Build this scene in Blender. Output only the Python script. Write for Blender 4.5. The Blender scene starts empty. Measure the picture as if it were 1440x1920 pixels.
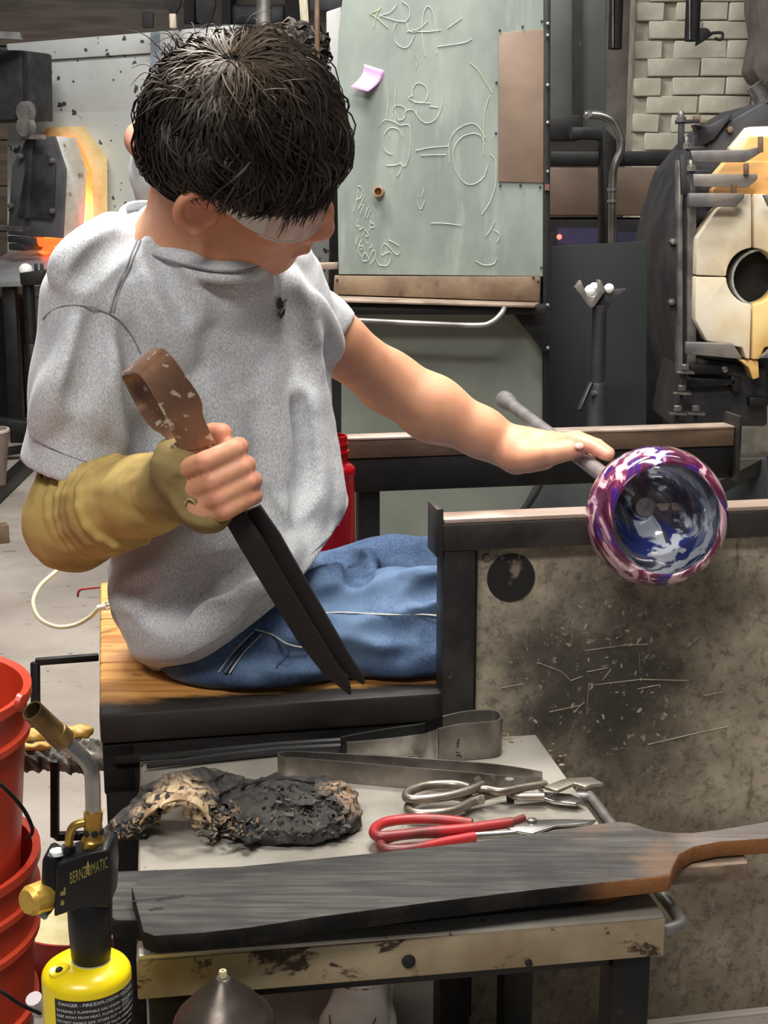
import bpy, bmesh, math, random
import numpy as np
from mathutils import Vector as V, Matrix

random.seed(7); np.random.seed(7)
SC = bpy.context.scene
COL = SC.collection
# ------------------------------------------------------------------ camera
FPX, CAMH = 2700.0, 1.10
PITCH = math.atan(593 / FPX)
cam = bpy.data.cameras.new('camera'); cam_o = bpy.data.objects.new('camera', cam); COL.objects.link(cam_o)
cam.sensor_fit = 'VERTICAL'; cam.sensor_height = 36.0; cam.lens = FPX / 1920 * 36.0
cam_o.location = (0, 0, CAMH); cam_o.rotation_euler = (math.pi / 2 - PITCH, 0, 0)
cam.clip_start = 0.05
SC.camera = cam_o
# ------------------------------------------------------------------ world, lights, exposure
SC.view_settings.view_transform = 'Standard'; SC.view_settings.look = 'None'
SC.view_settings.gamma = 1.0; SC.view_settings.use_curve_mapping = False
SC.view_settings.exposure = 0.32
w = bpy.data.worlds.new('world'); SC.world = w; w.use_nodes = True
w.node_tree.nodes['Background'].inputs[0].default_value = (0.80, 0.86, 0.95, 1)
w.node_tree.nodes['Background'].inputs[1].default_value = 0.14
def area(name, loc, target, sx, sy, power, col=(1, .96, .9)):
    l = bpy.data.lights.new(name, 'AREA'); l.shape = 'RECTANGLE'; l.size = sx; l.size_y = sy
    l.energy = power; l.color = col
    o = bpy.data.objects.new(name, l); COL.objects.link(o); o.location = loc
    d = V(target) - V(loc); o.rotation_euler = d.to_track_quat('-Z', 'Y').to_euler()
area('ceiling_light_bench', (-0.45, 2.65, 3.1), (-0.1, 1.9, 0.6), 1.3, .35, 92, (1, .98, .94))
area('ceiling_light_front', (0.25, 1.55, 3.05), (0.2, 1.5, 0.45), 1.3, .35, 56, (1, .97, .91))
area('camera_fill_light', (-0.7, -0.6, 3.0), (0.0, 1.7, 0.75), 1.3, .35, 54, (1, .97, .93))  # unseen fill lamp added behind the camera for the panel and face
area('ceiling_light_hall', (-1.0, 4.3, 3.3), (-1.1, 5.6, 0.9), 1.6, .4, 80, (1, .98, .95))
area('ceiling_light_hotshop', (1.1, 2.6, 3.2), (1.0, 4.2, 0.9), 1.2, .35, 26, (1, .97, .92))

# ------------------------------------------------------------------ pixel <-> world helpers (1440x1920 frame)
_c, _s = math.cos(PITCH), math.sin(PITCH)
def ray(px, py):
    u = (px - 720) / FPX; v = (960 - py) / FPX
    return V((u, _c + v * _s, -_s + v * _c))
def P(px, py, D):
    r = ray(px, py); return V((0, 0, CAMH)) + r * (D / r.y)
def PZ(px, py, z):
    r = ray(px, py); return V((0, 0, CAMH)) + r * ((z - CAMH) / r.z)

# ------------------------------------------------------------------ mesh builder
def root(name, loc, label, cat, group=None):
    o = bpy.data.objects.new(name, None); COL.objects.link(o); o.location = loc
    o.empty_display_size = .05
    o['label'] = label; o['category'] = cat
    if group: o['group'] = group
    return o
def tag(o, label, cat=None, group=None, kind=None):
    o['label'] = label
    if cat: o['category'] = cat
    if group: o['group'] = group
    if kind: o['kind'] = kind
    return o
def link(o, parent=None):
    COL.objects.link(o)
    if parent is not None:
        o.parent = parent
        if parent.type == 'EMPTY':
            o.matrix_parent_inverse = Matrix.Translation(parent.location).inverted()
    return o
def frame(z):
    z = V(z).normalized()
    a = V((0, 0, 1)) if abs(z.z) < .9 else V((1, 0, 0))
    x = a.cross(z).normalized(); return x, z.cross(x), z
class MB:
    def __init__(s): s.v = []; s.f = []
    def add(s, vs, fs):
        n = len(s.v); s.v += [tuple(p) for p in vs]; s.f += [tuple(i + n for i in q) for q in fs]; return s
    def box(s, c, size, ax=None):
        c = V(c); ex, ey, ez = [V(a) for a in ax] if ax else (V((1, 0, 0)), V((0, 1, 0)), V((0, 0, 1)))
        hx, hy, hz = size[0] / 2, size[1] / 2, size[2] / 2
        vs = [c + ex * (i * hx) + ey * (j * hy) + ez * (k * hz) for k in (-1, 1) for j in (-1, 1) for i in (-1, 1)]
        return s.add(vs, [(0, 2, 3, 1), (4, 5, 7, 6), (0, 1, 5, 4), (2, 6, 7, 3), (0, 4, 6, 2), (1, 3, 7, 5)])
    def bar(s, a, b, w, h, up=(0, 0, 1)):
        a = V(a); b = V(b); ez = (b - a).normalized(); up = V(up)
        ex = ez.cross(up)
        if ex.length < 1e-4: ex = ez.cross(V((0, 1, 0)))
        ex.normalize(); ey = ex.cross(ez)
        return s.box((a + b) / 2, (w, h, (b - a).length), (ex, ey, ez))
    def tube(s, pts, r, n=10, closed=False, flat=1.0, caps=True):
        pts = [V(p) for p in pts]; m = len(pts)
        rs = r if isinstance(r, (list, tuple)) else [r] * m
        nrm = None; vs = []
        for i, p in enumerate(pts):
            if closed: t = pts[(i + 1) % m] - pts[i - 1]
            else: t = pts[min(i + 1, m - 1)] - pts[max(i - 1, 0)]
            if t.length < 1e-9: t = V((0, 0, 1))
            t.normalize()
            if nrm is None: nrm = frame(t)[0]
            nrm = (nrm - t * nrm.dot(t))
            if nrm.length < 1e-6: nrm = frame(t)[0]
            nrm.normalize(); bn = t.cross(nrm)
            for k in range(n):
                a = 2 * math.pi * k / n
                vs.append(p + (nrm * math.cos(a) + bn * math.sin(a) * flat) * rs[i])
        fs = []
        for i in range(m if closed else m - 1):
            for k in range(n):
                a = i * n + k; b = i * n + (k + 1) % n; c2 = ((i + 1) % m) * n + (k + 1) % n; d = ((i + 1) % m) * n + k
                fs.append((a, b, c2, d))
        if not closed and caps:
            fs.append(tuple(range(n - 1, -1, -1))); fs.append(tuple((m - 1) * n + k for k in range(n)))
        return s.add(vs, fs)
    def lathe(s, prof, o, ax, n=32, closed=False, capstart=True, capend=True, arc=None, x0=None):
        o = V(o); ex, ey, ez = frame(ax)
        if x0 is not None:
            ex = (V(x0) - ez * V(x0).dot(ez)).normalized(); ey = ez.cross(ex)
        a0, a1 = arc if arc else (0, 2 * math.pi)
        nn = n + 1 if arc else n
        vs = []
        for r, h in prof:
            for k in range(nn):
                a = a0 + (a1 - a0) * k / n
                vs.append(o + ez * h + (ex * math.cos(a) + ey * math.sin(a)) * r)
        fs = []; m = len(prof)
        for i in range(m if closed else m - 1):
            j = (i + 1) % m
            for k in range(n):
                k2 = k + 1 if arc else (k + 1) % n
                fs.append((i * nn + k, i * nn + k2, j * nn + k2, j * nn + k))
        if not closed and not arc:
            if capstart and prof[0][0] > 1e-6: fs.append(tuple(range(n - 1, -1, -1)))
            if capend and prof[-1][0] > 1e-6: fs.append(tuple((m - 1) * n + k for k in range(n)))
        return s.add(vs, fs)
    def prism(s, top, down):
        """top: world points of a polygon; extruded by vector down"""
        top = [V(p) for p in top]; d = V(down); n = len(top)
        vs = top + [p + d for p in top]
        fs = [tuple(range(n)), tuple(range(2 * n - 1, n - 1, -1))] + [(i, n + i, n + (i + 1) % n, (i + 1) % n) for i in range(n)]
        return s.add(vs, fs)
    def strip(s, lo, hi, th, nrm=None):
        """a band between two polylines with thickness"""
        lo = [V(p) for p in lo]; hi = [V(p) for p in hi]; m = len(lo); vs = []
        for i in range(m):
            t = (lo[min(i + 1, m - 1)] - lo[max(i - 1, 0)]).normalized(); u = (hi[i] - lo[i]).normalized()
            n = t.cross(u).normalized() * (th / 2)
            vs += [lo[i] + n, hi[i] + n, hi[i] - n, lo[i] - n]
        fs = []
        for i in range(m - 1):
            for k in range(4):
                fs.append((i * 4 + k, i * 4 + (k + 1) % 4, (i + 1) * 4 + (k + 1) % 4, (i + 1) * 4 + k))
        fs.append((3, 2, 1, 0)); fs.append(tuple((m - 1) * 4 + k for k in range(4)))
        return s.add(vs, fs)
    def grid(s, pts, nu, nv, wrap=False):
        fs = []
        for i in range(nu - 1 + (1 if wrap else 0)):
            for j in range(nv - 1):
                i2 = (i + 1) % nu
                fs.append((i * nv + j, i2 * nv + j, i2 * nv + j + 1, i * nv + j + 1))
        return s.add(pts, fs)
    def mesh(s, name, smooth=None, bevel=0, seg=2, recalc=True):
        me = bpy.data.meshes.new(name); me.from_pydata(s.v, [], s.f)
        if bevel or recalc:
            bm = bmesh.new(); bm.from_mesh(me)
            if recalc: bmesh.ops.recalc_face_normals(bm, faces=bm.faces)
            if bevel:
                ed = [e for e in bm.edges if len(e.link_faces) == 2 and e.calc_face_angle(0) > .5]
                bmesh.ops.bevel(bm, geom=ed, offset=bevel, segments=seg, affect='EDGES', profile=.5, clamp_overlap=True)
            bm.to_mesh(me); bm.free()
        if smooth is not None or bevel:
            me.polygons.foreach_set('use_smooth', [True] * len(me.polygons))
            me.set_sharp_from_angle(angle=math.radians(smooth if smooth else 40))
        me.update(); return me
    def build(s, name, mat, parent=None, smooth=None, bevel=0, seg=2, recalc=True):
        me = s.mesh(name, smooth, bevel, seg, recalc)
        if mat: me.materials.append(mat)
        return link(bpy.data.objects.new(name, me), parent)
def spline(pts, n=6, closed=False):
    pts = [V(p) for p in pts]; m = len(pts); out = []
    rng = range(m) if closed else range(m - 1)
    g = lambda i: pts[i % m] if closed else pts[max(0, min(m - 1, i))]
    for i in rng:
        p0, p1, p2, p3 = g(i - 1), g(i), g(i + 1), g(i + 2)
        for k in range(n):
            t = k / n
            out.append(.5 * ((2 * p1) + (p2 - p0) * t + (2 * p0 - 5 * p1 + 4 * p2 - p3) * t * t + (3 * p1 - p0 - 3 * p2 + p3) * t ** 3))
    if not closed: out.append(pts[-1])
    return out
def text_geo(body, size):
    cu = bpy.data.curves.new('txt', 'FONT'); cu.body = body; cu.size = size; cu.resolution_u = 2
    o = bpy.data.objects.new('txt', cu); COL.objects.link(o)
    dg = bpy.context.evaluated_depsgraph_get(); me = o.evaluated_get(dg).to_mesh()
    v = [tuple(p.co) for p in me.vertices]; f = [tuple(p.vertices) for p in me.polygons]
    o.evaluated_get(dg).to_mesh_clear(); bpy.data.objects.remove(o); bpy.data.curves.remove(cu)
    return v, f
# ------------------------------------------------------------------ materials
def lin(c):
    return tuple(((x / 255) / 12.92 if x / 255 <= .04045 else ((x / 255 + .055) / 1.055) ** 2.4) for x in c) + (1,)
class NT:
    def __init__(s, name):
        s.m = bpy.data.materials.new(name); s.m.use_nodes = True; s.t = s.m.node_tree; s.n = s.t.nodes
        s.b = s.n['Principled BSDF']; s.out = s.n['Material Output']
        s.tc = s.n.new('ShaderNodeTexCoord').outputs['Object']
    def lk(s, a, b): s.t.links.new(a, b)
    def val(s, sock, v):
        if hasattr(v, 'is_output'): s.lk(v, sock)
        else: sock.default_value = v
    def mapping(s, scale=(1, 1, 1), rot=(0, 0, 0), src=None):
        n = s.n.new('ShaderNodeMapping'); n.inputs['Scale'].default_value = scale; n.inputs['Rotation'].default_value = rot
        s.lk(src or s.tc, n.inputs[0]); return n.outputs[0]
    def noise(s, scale, detail=4, rough=.55, dist=0, vec=None):
        n = s.n.new('ShaderNodeTexNoise'); n.inputs['Scale'].default_value = scale; n.inputs['Detail'].default_value = detail
        n.inputs['Roughness'].default_value = rough; n.inputs['Distortion'].default_value = dist
        s.lk(vec or s.tc, n.inputs['Vector']); return n.outputs['Fac']
    def wave(s, scale, dist=2, detail=2, vec=None, dscale=1, direction='X'):
        n = s.n.new('ShaderNodeTexWave'); n.bands_direction = direction; n.inputs['Scale'].default_value = scale
        n.inputs['Distortion'].default_value = dist; n.inputs['Detail'].default_value = detail; n.inputs['Detail Scale'].default_value = dscale
        s.lk(vec or s.tc, n.inputs['Vector']); return n.outputs['Fac']
    def ramp(s, fac, lo, hi):
        n = s.n.new('ShaderNodeMapRange'); n.interpolation_type = 'SMOOTHSTEP'
        n.inputs['From Min'].default_value = lo; n.inputs['From Max'].default_value = hi
        s.lk(fac, n.inputs['Value']); return n.outputs['Result']
    def mix(s, fac, a, b):
        n = s.n.new('ShaderNodeMix'); n.data_type = 'RGBA'
        s.val(n.inputs['Factor'], fac); s.val(n.inputs['A'], a); s.val(n.inputs['B'], b)
        return n.outputs['Result']
    def math(s, op, a, b=0.5):
        n = s.n.new('ShaderNodeMath'); n.operation = op; s.val(n.inputs[0], a); s.val(n.inputs[1], b); return n.outputs[0]
    def dist(s, p):
        n = s.n.new('ShaderNodeVectorMath'); n.operation = 'DISTANCE'; s.lk(s.tc, n.inputs[0]); n.inputs[1].default_value = p
        return n.outputs['Value']
    def bump(s, h, strength, d=.004):
        n = s.n.new('ShaderNodeBump'); n.inputs['Strength'].default_value = strength; n.inputs['Distance'].default_value = d
        s.lk(h, n.inputs['Height']); s.lk(n.outputs[0], s.b.inputs['Normal'])
    def done(s, col, rough=.5, metal=0., **kw):
        s.val(s.b.inputs['Base Color'], col); s.val(s.b.inputs['Roughness'], rough); s.val(s.b.inputs['Metallic'], metal)
        for k, v in kw.items(): s.val(s.b.inputs[k.replace('_', ' ')], v)
        return s.m
def pm(name, c1, c2=None, scale=12, rough=.55, metal=0., lo=.35, hi=.65, stretch=(1, 1, 1), detail=5, bump=.15, bscale=60,
       spot=None, sscale=30, slo=.62, shi=.68, spec=.5, bd=.003):
    """noise-mixed surface: c1/c2 patches, optional spot colour, fine relief"""
    t = NT(name); vec = t.mapping(stretch)
    col = lin(c1)
    if c2: col = t.mix(t.ramp(t.noise(scale, detail, vec=vec), lo, hi), lin(c1), lin(c2))
    if spot: col = t.mix(t.ramp(t.noise(sscale, 6, .6, vec=vec), slo, shi), col, lin(spot))
    if bump: t.bump(t.noise(bscale, 5, .6, vec=vec), bump, bd)
    return t.done(col, rough, metal, Specular_IOR_Level=spec)
def emit(name, col, strength):
    t = NT(name); return t.done(lin(col), .6, 0, Emission_Color=lin(col), Emission_Strength=strength)
K = {}
K['blacksteel'] = pm('black_steel', (16, 16, 17), (30, 29, 28), 14, .5, .3, bump=.1, spot=(84, 76, 68), sscale=22, slo=.69, shi=.77)
K['charcoal'] = pm('charcoal_steel', (40, 40, 43), (62, 61, 63), 9, .55, .35, bump=.12)
K['greysteel'] = pm('grey_steel', (104, 101, 98), (146, 142, 137), 16, .42, .55, bump=.1)
K['brightsteel'] = pm('bright_steel', (176, 174, 170), (140, 136, 130), 20, .28, .9, bump=.05)
K['rust'] = pm('rusty_steel', (98, 78, 60), (128, 108, 86), 10, .65, .15, bump=.2, spot=(64, 50, 40), sscale=18, slo=.6, shi=.72)
K['brass'] = pm('brass', (198, 162, 84), (168, 130, 62), 30, .3, .85, bump=.04)
K['soot'] = pm('soot', (14, 13, 13), (30, 28, 26), 20, .8, bump=.3)
# ------------------------------------------------------------------ implicit surfaces (smooth-blended solids meshed with surface nets)
class SDF:
    def __init__(s, lo, hi, h):
        s.h = h; s.lo = np.array(lo, float); s.dim = np.ceil((np.array(hi) - s.lo) / h).astype(int) + 1
        s.A = np.full(s.dim, 1.0, np.float32)
    def _loc(s, lo, hi):
        a = np.clip(np.floor((np.array(lo) - s.lo) / s.h).astype(int), 0, s.dim); b = np.clip(np.ceil((np.array(hi) - s.lo) / s.h).astype(int) + 1, 0, s.dim)
        sl = tuple(slice(i, j) for i, j in zip(a, b))
        ax = [(s.lo[i] + s.h * np.arange(a[i], b[i])).astype(np.float32) for i in range(3)]
        return sl, ax[0][:, None, None], ax[1][None, :, None], ax[2][None, None, :]
    def _put(s, sl, d, k, op):
        A = s.A[sl]
        if op == 's':
            d = -d; h = np.maximum(k - np.abs(A - d), 0) / k; s.A[sl] = np.maximum(A, d) + h * h * k * .25
        else:
            h = np.maximum(k - np.abs(A - d), 0) / k; s.A[sl] = np.minimum(A, d) - h * h * k * .25
    def cap(s, a, b, ra, rb=None, k=.01, op='u'):
        a = np.array(a, float); b = np.array(b, float); rb = ra if rb is None else rb
        m = max(ra, rb) + k + 5 * s.h
        sl, X, Y, Z = s._loc(np.minimum(a, b) - m, np.maximum(a, b) + m)
        if 0 in s.A[sl].shape: return s
        d = b - a; L = max(float(d @ d), 1e-12)
        t = np.clip(((X - a[0]) * d[0] + (Y - a[1]) * d[1] + (Z - a[2]) * d[2]) / L, 0, 1)
        D = np.sqrt((X - a[0] - t * d[0]) ** 2 + (Y - a[1] - t * d[1]) ** 2 + (Z - a[2] - t * d[2]) ** 2) - (ra + (rb - ra) * t)
        s._put(sl, D, k, op); return s
    def chain(s, pts, rs, k=.01, op='u'):
        for i in range(len(pts) - 1): s.cap(pts[i], pts[i + 1], rs[i], rs[i + 1], k, op)
        return s
    def ell(s, c, rad, R=None, k=.01, op='u'):
        c = np.array(c, float); R = np.eye(3) if R is None else np.array(R, float); rad = np.array(rad, float)
        m = rad.max() + k + 5 * s.h; sl, X, Y, Z = s._loc(c - m, c + m)
        if 0 in s.A[sl].shape: return s
        q = [(X - c[0]) * R[i][0] + (Y - c[1]) * R[i][1] + (Z - c[2]) * R[i][2] for i in range(3)]
        k0 = np.sqrt(sum((q[i] / rad[i]) ** 2 for i in range(3))) + 1e-6; k1 = np.sqrt(sum((q[i] / rad[i] ** 2) ** 2 for i in range(3))) + 1e-6
        s._put(sl, k0 * (k0 - 1) / k1, k, op); return s
    def coords(s):
        ax = [(s.lo[i] + s.h * np.arange(s.dim[i])).astype(np.float32) for i in range(3)]
        return ax[0][:, None, None], ax[1][None, :, None], ax[2][None, None, :]
    def cut(s, p, n, lo=None, hi=None, k=.004):
        """remove what lies on the n side of the plane (inside a box if given)"""
        sl, X, Y, Z = s._loc(lo if lo is not None else s.lo, hi if hi is not None else s.lo + s.h * s.dim)
        n = V(n).normalized()
        D = (X - p[0]) * n[0] + (Y - p[1]) * n[1] + (Z - p[2]) * n[2]
        s._put(sl, -D, k, 's'); return s
    def shell(s, t): s.A = np.maximum(s.A, -(s.A + t)); return s
    def disp(s, fn):
        s.A += fn(*s.coords()).astype(np.float32); return s
    def hit(s, px, py):
        r = ray(px, py); r.normalize(); r = np.array(r); o = np.array((0, 0, CAMH))
        ts = np.arange(.8, 5, s.h * .5); pts = o + ts[:, None] * r
        ii = np.round((pts - s.lo) / s.h).astype(int); ok = np.all((ii >= 0) & (ii < s.dim), 1)
        ii = np.clip(ii, 0, s.dim - 1); vals = np.where(ok, s.A[ii[:, 0], ii[:, 1], ii[:, 2]], 1)
        j = np.argmax(vals < 0)
        return V(pts[j]) if vals[j] < 0 else None
    def fold(s, line, r, k, op='u', sink=0.4):
        pts = [s.hit(*p) for p in line]; pts = [p for p in pts if p is not None]
        if len(pts) < 2: return s
        pts = spline(pts, 4)
        eye = V((0, 0, CAMH)); pts = [p + (p - eye).normalized() * (r * sink if op == 'u' else -r * sink) for p in pts]
        n = len(pts); rs = [r * (.25 + .75 * math.sin(math.pi * (i + .5) / n)) for i in range(n)]
        return s.chain(pts, rs, k, op)
    def mesh(s, name, smooth_iter=0):
        A = s.A; S = A < 0; d = A.shape
        c = lambda i, j, k_: (slice(i, d[0] - 1 + i), slice(j, d[1] - 1 + j), slice(k_, d[2] - 1 + k_))
        cnt = np.zeros([x - 1 for x in d], np.uint8)
        for i in (0, 1):
            for j in (0, 1):
                for k in (0, 1): cnt += S[c(i, j, k)]
        mixed = (cnt > 0) & (cnt < 8); idx = np.argwhere(mixed); n = len(idx)
        ids = np.full(cnt.shape, -1, np.int32); ids[mixed] = np.arange(n)
        pos = np.zeros((n, 3)); w = np.zeros(n)
        cor = [(i, j, k) for i in (0, 1) for j in (0, 1) for k in (0, 1)]
        for a in cor:
            for ax in range(3):
                if a[ax] == 1: continue
                b = list(a); b[ax] = 1
                va = A[idx[:, 0] + a[0], idx[:, 1] + a[1], idx[:, 2] + a[2]]; vb = A[idx[:, 0] + b[0], idx[:, 1] + b[1], idx[:, 2] + b[2]]
                m = (va < 0) != (vb < 0); t = np.where(m, va / np.where(m, va - vb, 1), 0)
                p = np.array(a, float)[None].repeat(n, 0); p[:, ax] += t
                pos += p * m[:, None]; w += m
        verts = s.lo + (idx + pos / w[:, None]) * s.h
        F = []
        for ax in range(3):
            o1, o2 = [i for i in range(3) if i != ax]
            sa = [slice(None)] * 3; sb = [slice(None)] * 3; sa[ax] = slice(0, -1); sb[ax] = slice(1, None)
            e = np.argwhere(S[tuple(sa)] != S[tuple(sb)])
            e = e[(e[:, o1] > 0) & (e[:, o2] > 0) & (e[:, o1] < d[o1] - 1) & (e[:, o2] < d[o2] - 1)]
            ins = S[e[:, 0], e[:, 1], e[:, 2]]
            def cid(u, v):
                q = e.copy(); q[:, o1] -= u; q[:, o2] -= v; return ids[q[:, 0], q[:, 1], q[:, 2]]
            f = np.stack([cid(1, 1), cid(0, 1), cid(0, 0), cid(1, 0)], 1)
            flip = ins if ax != 1 else ~ins
            f[~flip] = f[~flip][:, ::-1]; F.append(f)
        F = np.concatenate(F); F = F[(F >= 0).all(1)]
        for _ in range(smooth_iter):
            acc = np.zeros_like(verts); cn = np.zeros(n)
            for i in range(4):
                a, b = F[:, i], F[:, (i + 1) % 4]
                for q in range(3):
                    acc[:, q] += np.bincount(a, verts[b, q], n) + np.bincount(b, verts[a, q], n)
                cn += np.bincount(a, minlength=n) + np.bincount(b, minlength=n)
            verts = verts * .4 + .6 * acc / np.maximum(cn, 1)[:, None]
        me = bpy.data.meshes.new(name); me.vertices.add(n); me.vertices.foreach_set('co', verts.ravel())
        me.loops.add(F.size); me.loops.foreach_set('vertex_index', F.ravel().astype(np.int32))
        me.polygons.add(len(F)); me.polygons.foreach_set('loop_start', (np.arange(len(F)) * 4).astype(np.int32))
        me.polygons.foreach_set('use_smooth', np.ones(len(F), bool)); me.update(calc_edges=True); me.validate()
        s.verts = verts
        return me
    def build(s, name, mat, parent=None, smooth_iter=1):
        me = s.mesh(name, smooth_iter); me.materials.append(mat)
        return link(bpy.data.objects.new(name, me), parent)
def colattr(o, cols, name='tint'):
    a = o.data.color_attributes.new(name, 'FLOAT_COLOR', 'POINT')
    a.data.foreach_set('color', np.ascontiguousarray(cols, np.float32).ravel())
# ================================================================== the setting
def PL(px, py, p0, n):
    r = ray(px, py); n = V(n); e = V((0, 0, CAMH)); return e + r * ((V(p0) - e).dot(n) / r.dot(n))
def plate(pts, D, th, name, mat, parent=None, bevel=0, smooth=None):
    """flat plate facing the camera side: outline at distance D, thickness away from it"""
    return MB().prism([P(x, y, D) for x, y in pts], (0, th, 0)).build(name, mat, parent, bevel=bevel, smooth=smooth)
def structure(o, label=None):
    o['kind'] = 'structure'
    if label: o['label'] = label
    return o
t = NT('concrete_floor')
cf = t.mix(t.ramp(t.noise(1.6, 6, .6), .35, .7), lin((128, 119, 110)), lin((156, 147, 137)))
cf = t.mix(t.ramp(t.noise(9, 6, .62, vec=t.mapping((1, 2.5, 1))), .60, .70), cf, lin((100, 91, 84)))
cf = t.mix(t.ramp(t.noise(38, 3, .5), .66, .74), cf, lin((96, 88, 82)))
t.bump(t.noise(60, 6, .6), .25)
fl_m = t.done(cf, .62)
structure(MB().box((-.3, 4, -.05), (8, 10, .1)).build('floor', fl_m), 'grey stained concrete workshop floor')
wall_m = pm('dark_boarded_wall', (74, 68, 63), (90, 84, 78), 3, .8, stretch=(1, 1, 8), bump=.1)
bw = structure(MB().box((-.3, 8.7, 1.9), (8.2, .1, 3.8)).build('wall_back', wall_m), 'dark boarded back wall of the workshop')
MBb = None
bd_m = pm('wall_board', (72, 66, 61), (92, 86, 80), 2.5, .8, stretch=(1, 1, 10), bump=.15)
for i in range(14):
    z = .12 + i * .26
    MB().box((-2.6, 8.635, z + .125), (3.4, .03, .252)).build('wall_board', bd_m, bw, bevel=.004)
structure(MB().box((-4.3, 4, 1.9), (.1, 10, 3.8)).build('wall_left', wall_m), 'dark side wall of the workshop')
structure(MB().box((3.7, 4, 1.9), (.1, 10, 3.8)).build('wall_right', wall_m), 'dark side wall beyond the reheating furnace')
# white painted brick wall, brick by brick
br_m = pm('white_painted_brick', (196, 192, 176), (168, 162, 146), 7, .75, bump=.35, bscale=45, spot=(120, 112, 98), sscale=11, slo=.66, shi=.72)
mo_m = pm('painted_mortar', (176, 170, 154), (146, 140, 126), 12, .85, bump=.4)
x0 = P(1190, 200, 6.2).x
brw = structure(MB().box((x0 + 1.2, 6.31, 1.45), (2.4, .18, 2.9)).build('wall_brick', mo_m), 'white painted brick wall with worn courses')
pool = []
for q in range(6):
    wv, hv = (.214, .0715) if q < 4 else (.109, .0715)
    m = MB().box((0, 0, 0), (wv, .05, hv))
    m.v = [(a + random.uniform(-.004, .004), b + random.uniform(-.004, .004), c + random.uniform(-.004, .004)) for a, b, c in m.v]
    me = m.mesh('brick', bevel=.004, seg=1); me.materials.append(br_m); pool.append(me)
for r in range(23):
    z = .95 + r * .074; x = x0 + (.105 if r % 2 else .05)
    first = r % 2 == 0
    while x < x0 + 1.15:
        half = first; first = False
        o = bpy.data.objects.new('brick', pool[random.randint(4, 5) if half else random.randint(0, 3)])
        wd = .1 if half else .205
        o.location = (x + (0 if half else .05), 6.222 + random.uniform(-.008, .008), z)
        o.rotation_euler = (random.uniform(-.03, .03), random.uniform(-.012, .012), 0)
        link(o, brw); x += (.1625 if half else .217)
# darker recessed brick return and flue boards beside it
rec_m = pm('dark_brick', (104, 98, 90), (84, 78, 72), 8, .85, bump=.4)
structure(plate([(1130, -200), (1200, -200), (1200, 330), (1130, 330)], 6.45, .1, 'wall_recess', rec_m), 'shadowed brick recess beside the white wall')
# ------------------------------------------------------------------ things behind: duct, frame, conduit, steel hood
duct_m = pm('duct_sheet', (86, 88, 85), (74, 76, 73), 4, .6, .1, bump=.05)
d = root('ventilation_duct', P(1085, 250, 5.0), 'tall grey sheet metal duct with a black strip between two panels', 'duct')
plate([(1030, -260), (1077, -260), (1077, 217), (1030, 217)], 5.0, .25, 'duct_panel', duct_m, d, bevel=.004)
plate([(1089, -260), (1136, -260), (1136, 240), (1089, 240)], 5.03, .25, 'duct_panel', duct_m, d, bevel=.004)
plate([(1075, -260), (1091, -260), (1091, 232), (1075, 232)], 4.98, .1, 'corner_strip', K['blacksteel'], d)
plate([(1028, 215), (1092, 215), (1092, 262), (1028, 262)], 4.97, .2, 'bottom_flange', K['blacksteel'], d, bevel=.004)
fr = root('steel_gantry', (P(1145, 300, 4.6).x, 4.6, 0), 'black square steel post with an angled elbow at its top', 'gantry')
MB().prism([P(x, y, 4.6) for x, y in [(1126, 262), (1072, 260), (1072, 238), (1132, 238), (1156, 262), (1156, 1010), (1126, 1010)]], (0, .06, 0)).build('post', K['blacksteel'], fr, bevel=.004)
MB().bar(P(1030, 298, 4.66), P(1280, 297, 4.66), .05, .045).build('crossbeam', K['blacksteel'], fr, bevel=.004)
cd = MB().tube(spline([P(1096, 215, 4.5), P(1125, 216, 4.5), P(1150, 228, 4.5), P(1163, 255, 4.5), P(1164, 280, 4.5), P(1152, 312, 4.5), P(1149, 345, 4.5), P(1148, 455, 4.5), P(1147, 1004, 4.5)], 6), .0125, 12).build('conduit', K['brightsteel'], smooth=60)
tag(cd, 'bright bent metal conduit running down the black post', 'conduit')
for a, b in ((352, 358), (374, 379), (212, 219)):
    MB().tube([P(1148.5 if a > 300 else 1100, a, 4.5), P(1148.5 if a > 300 else 1106, b, 4.5)], .0165, 12).build('coupling', K['greysteel'], cd, smooth=40)
hood_m = pm('scorched_hood', (112, 92, 76), (66, 56, 50), 2.2, .6, .3, lo=.3, hi=.75, bump=.08)
hd = root('annealing_oven', (P(1150, 400, 5.0).x, 5.0, 0), 'low brown scorched steel oven behind the black gantry post', 'oven')
MB().box((P(1150, 360, 5.2).x, 5.3, (P(0, 313, 5.0).z + P(0, 405, 5.0).z) / 2), (.62, .5, P(0, 313, 5.0).z - P(0, 405, 5.0).z)).build('casing', hood_m, hd, bevel=.006)
MB().box((P(1150, 360, 5.2).x, 5.28, P(0, 405, 5.0).z / 2 - .002), (.60, .46, P(0, 405, 5.0).z - .02)).build('base', K['soot'], hd)
vio = pm('dark_violet_enamel', (54, 48, 78), (40, 38, 60), 8, .5)
plate([(1045, 428), (1128, 428), (1128, 470), (1045, 470)], 5.03, .02, 'violet_panel', vio, hd)
plate([(1158, 436), (1242, 436), (1242, 470), (1158, 470)], 5.03, .02, 'violet_panel', vio, hd)
ember = emit('red_indicator_glow', (255, 70, 60), 5)
MB().lathe([(0, 0), (.008, .004), (.009, .01), (0, .012)], P(1048, 444, 5.0), (0, -1, 0), 12).build('indicator_lamp', ember, hd, smooth=50)
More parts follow.
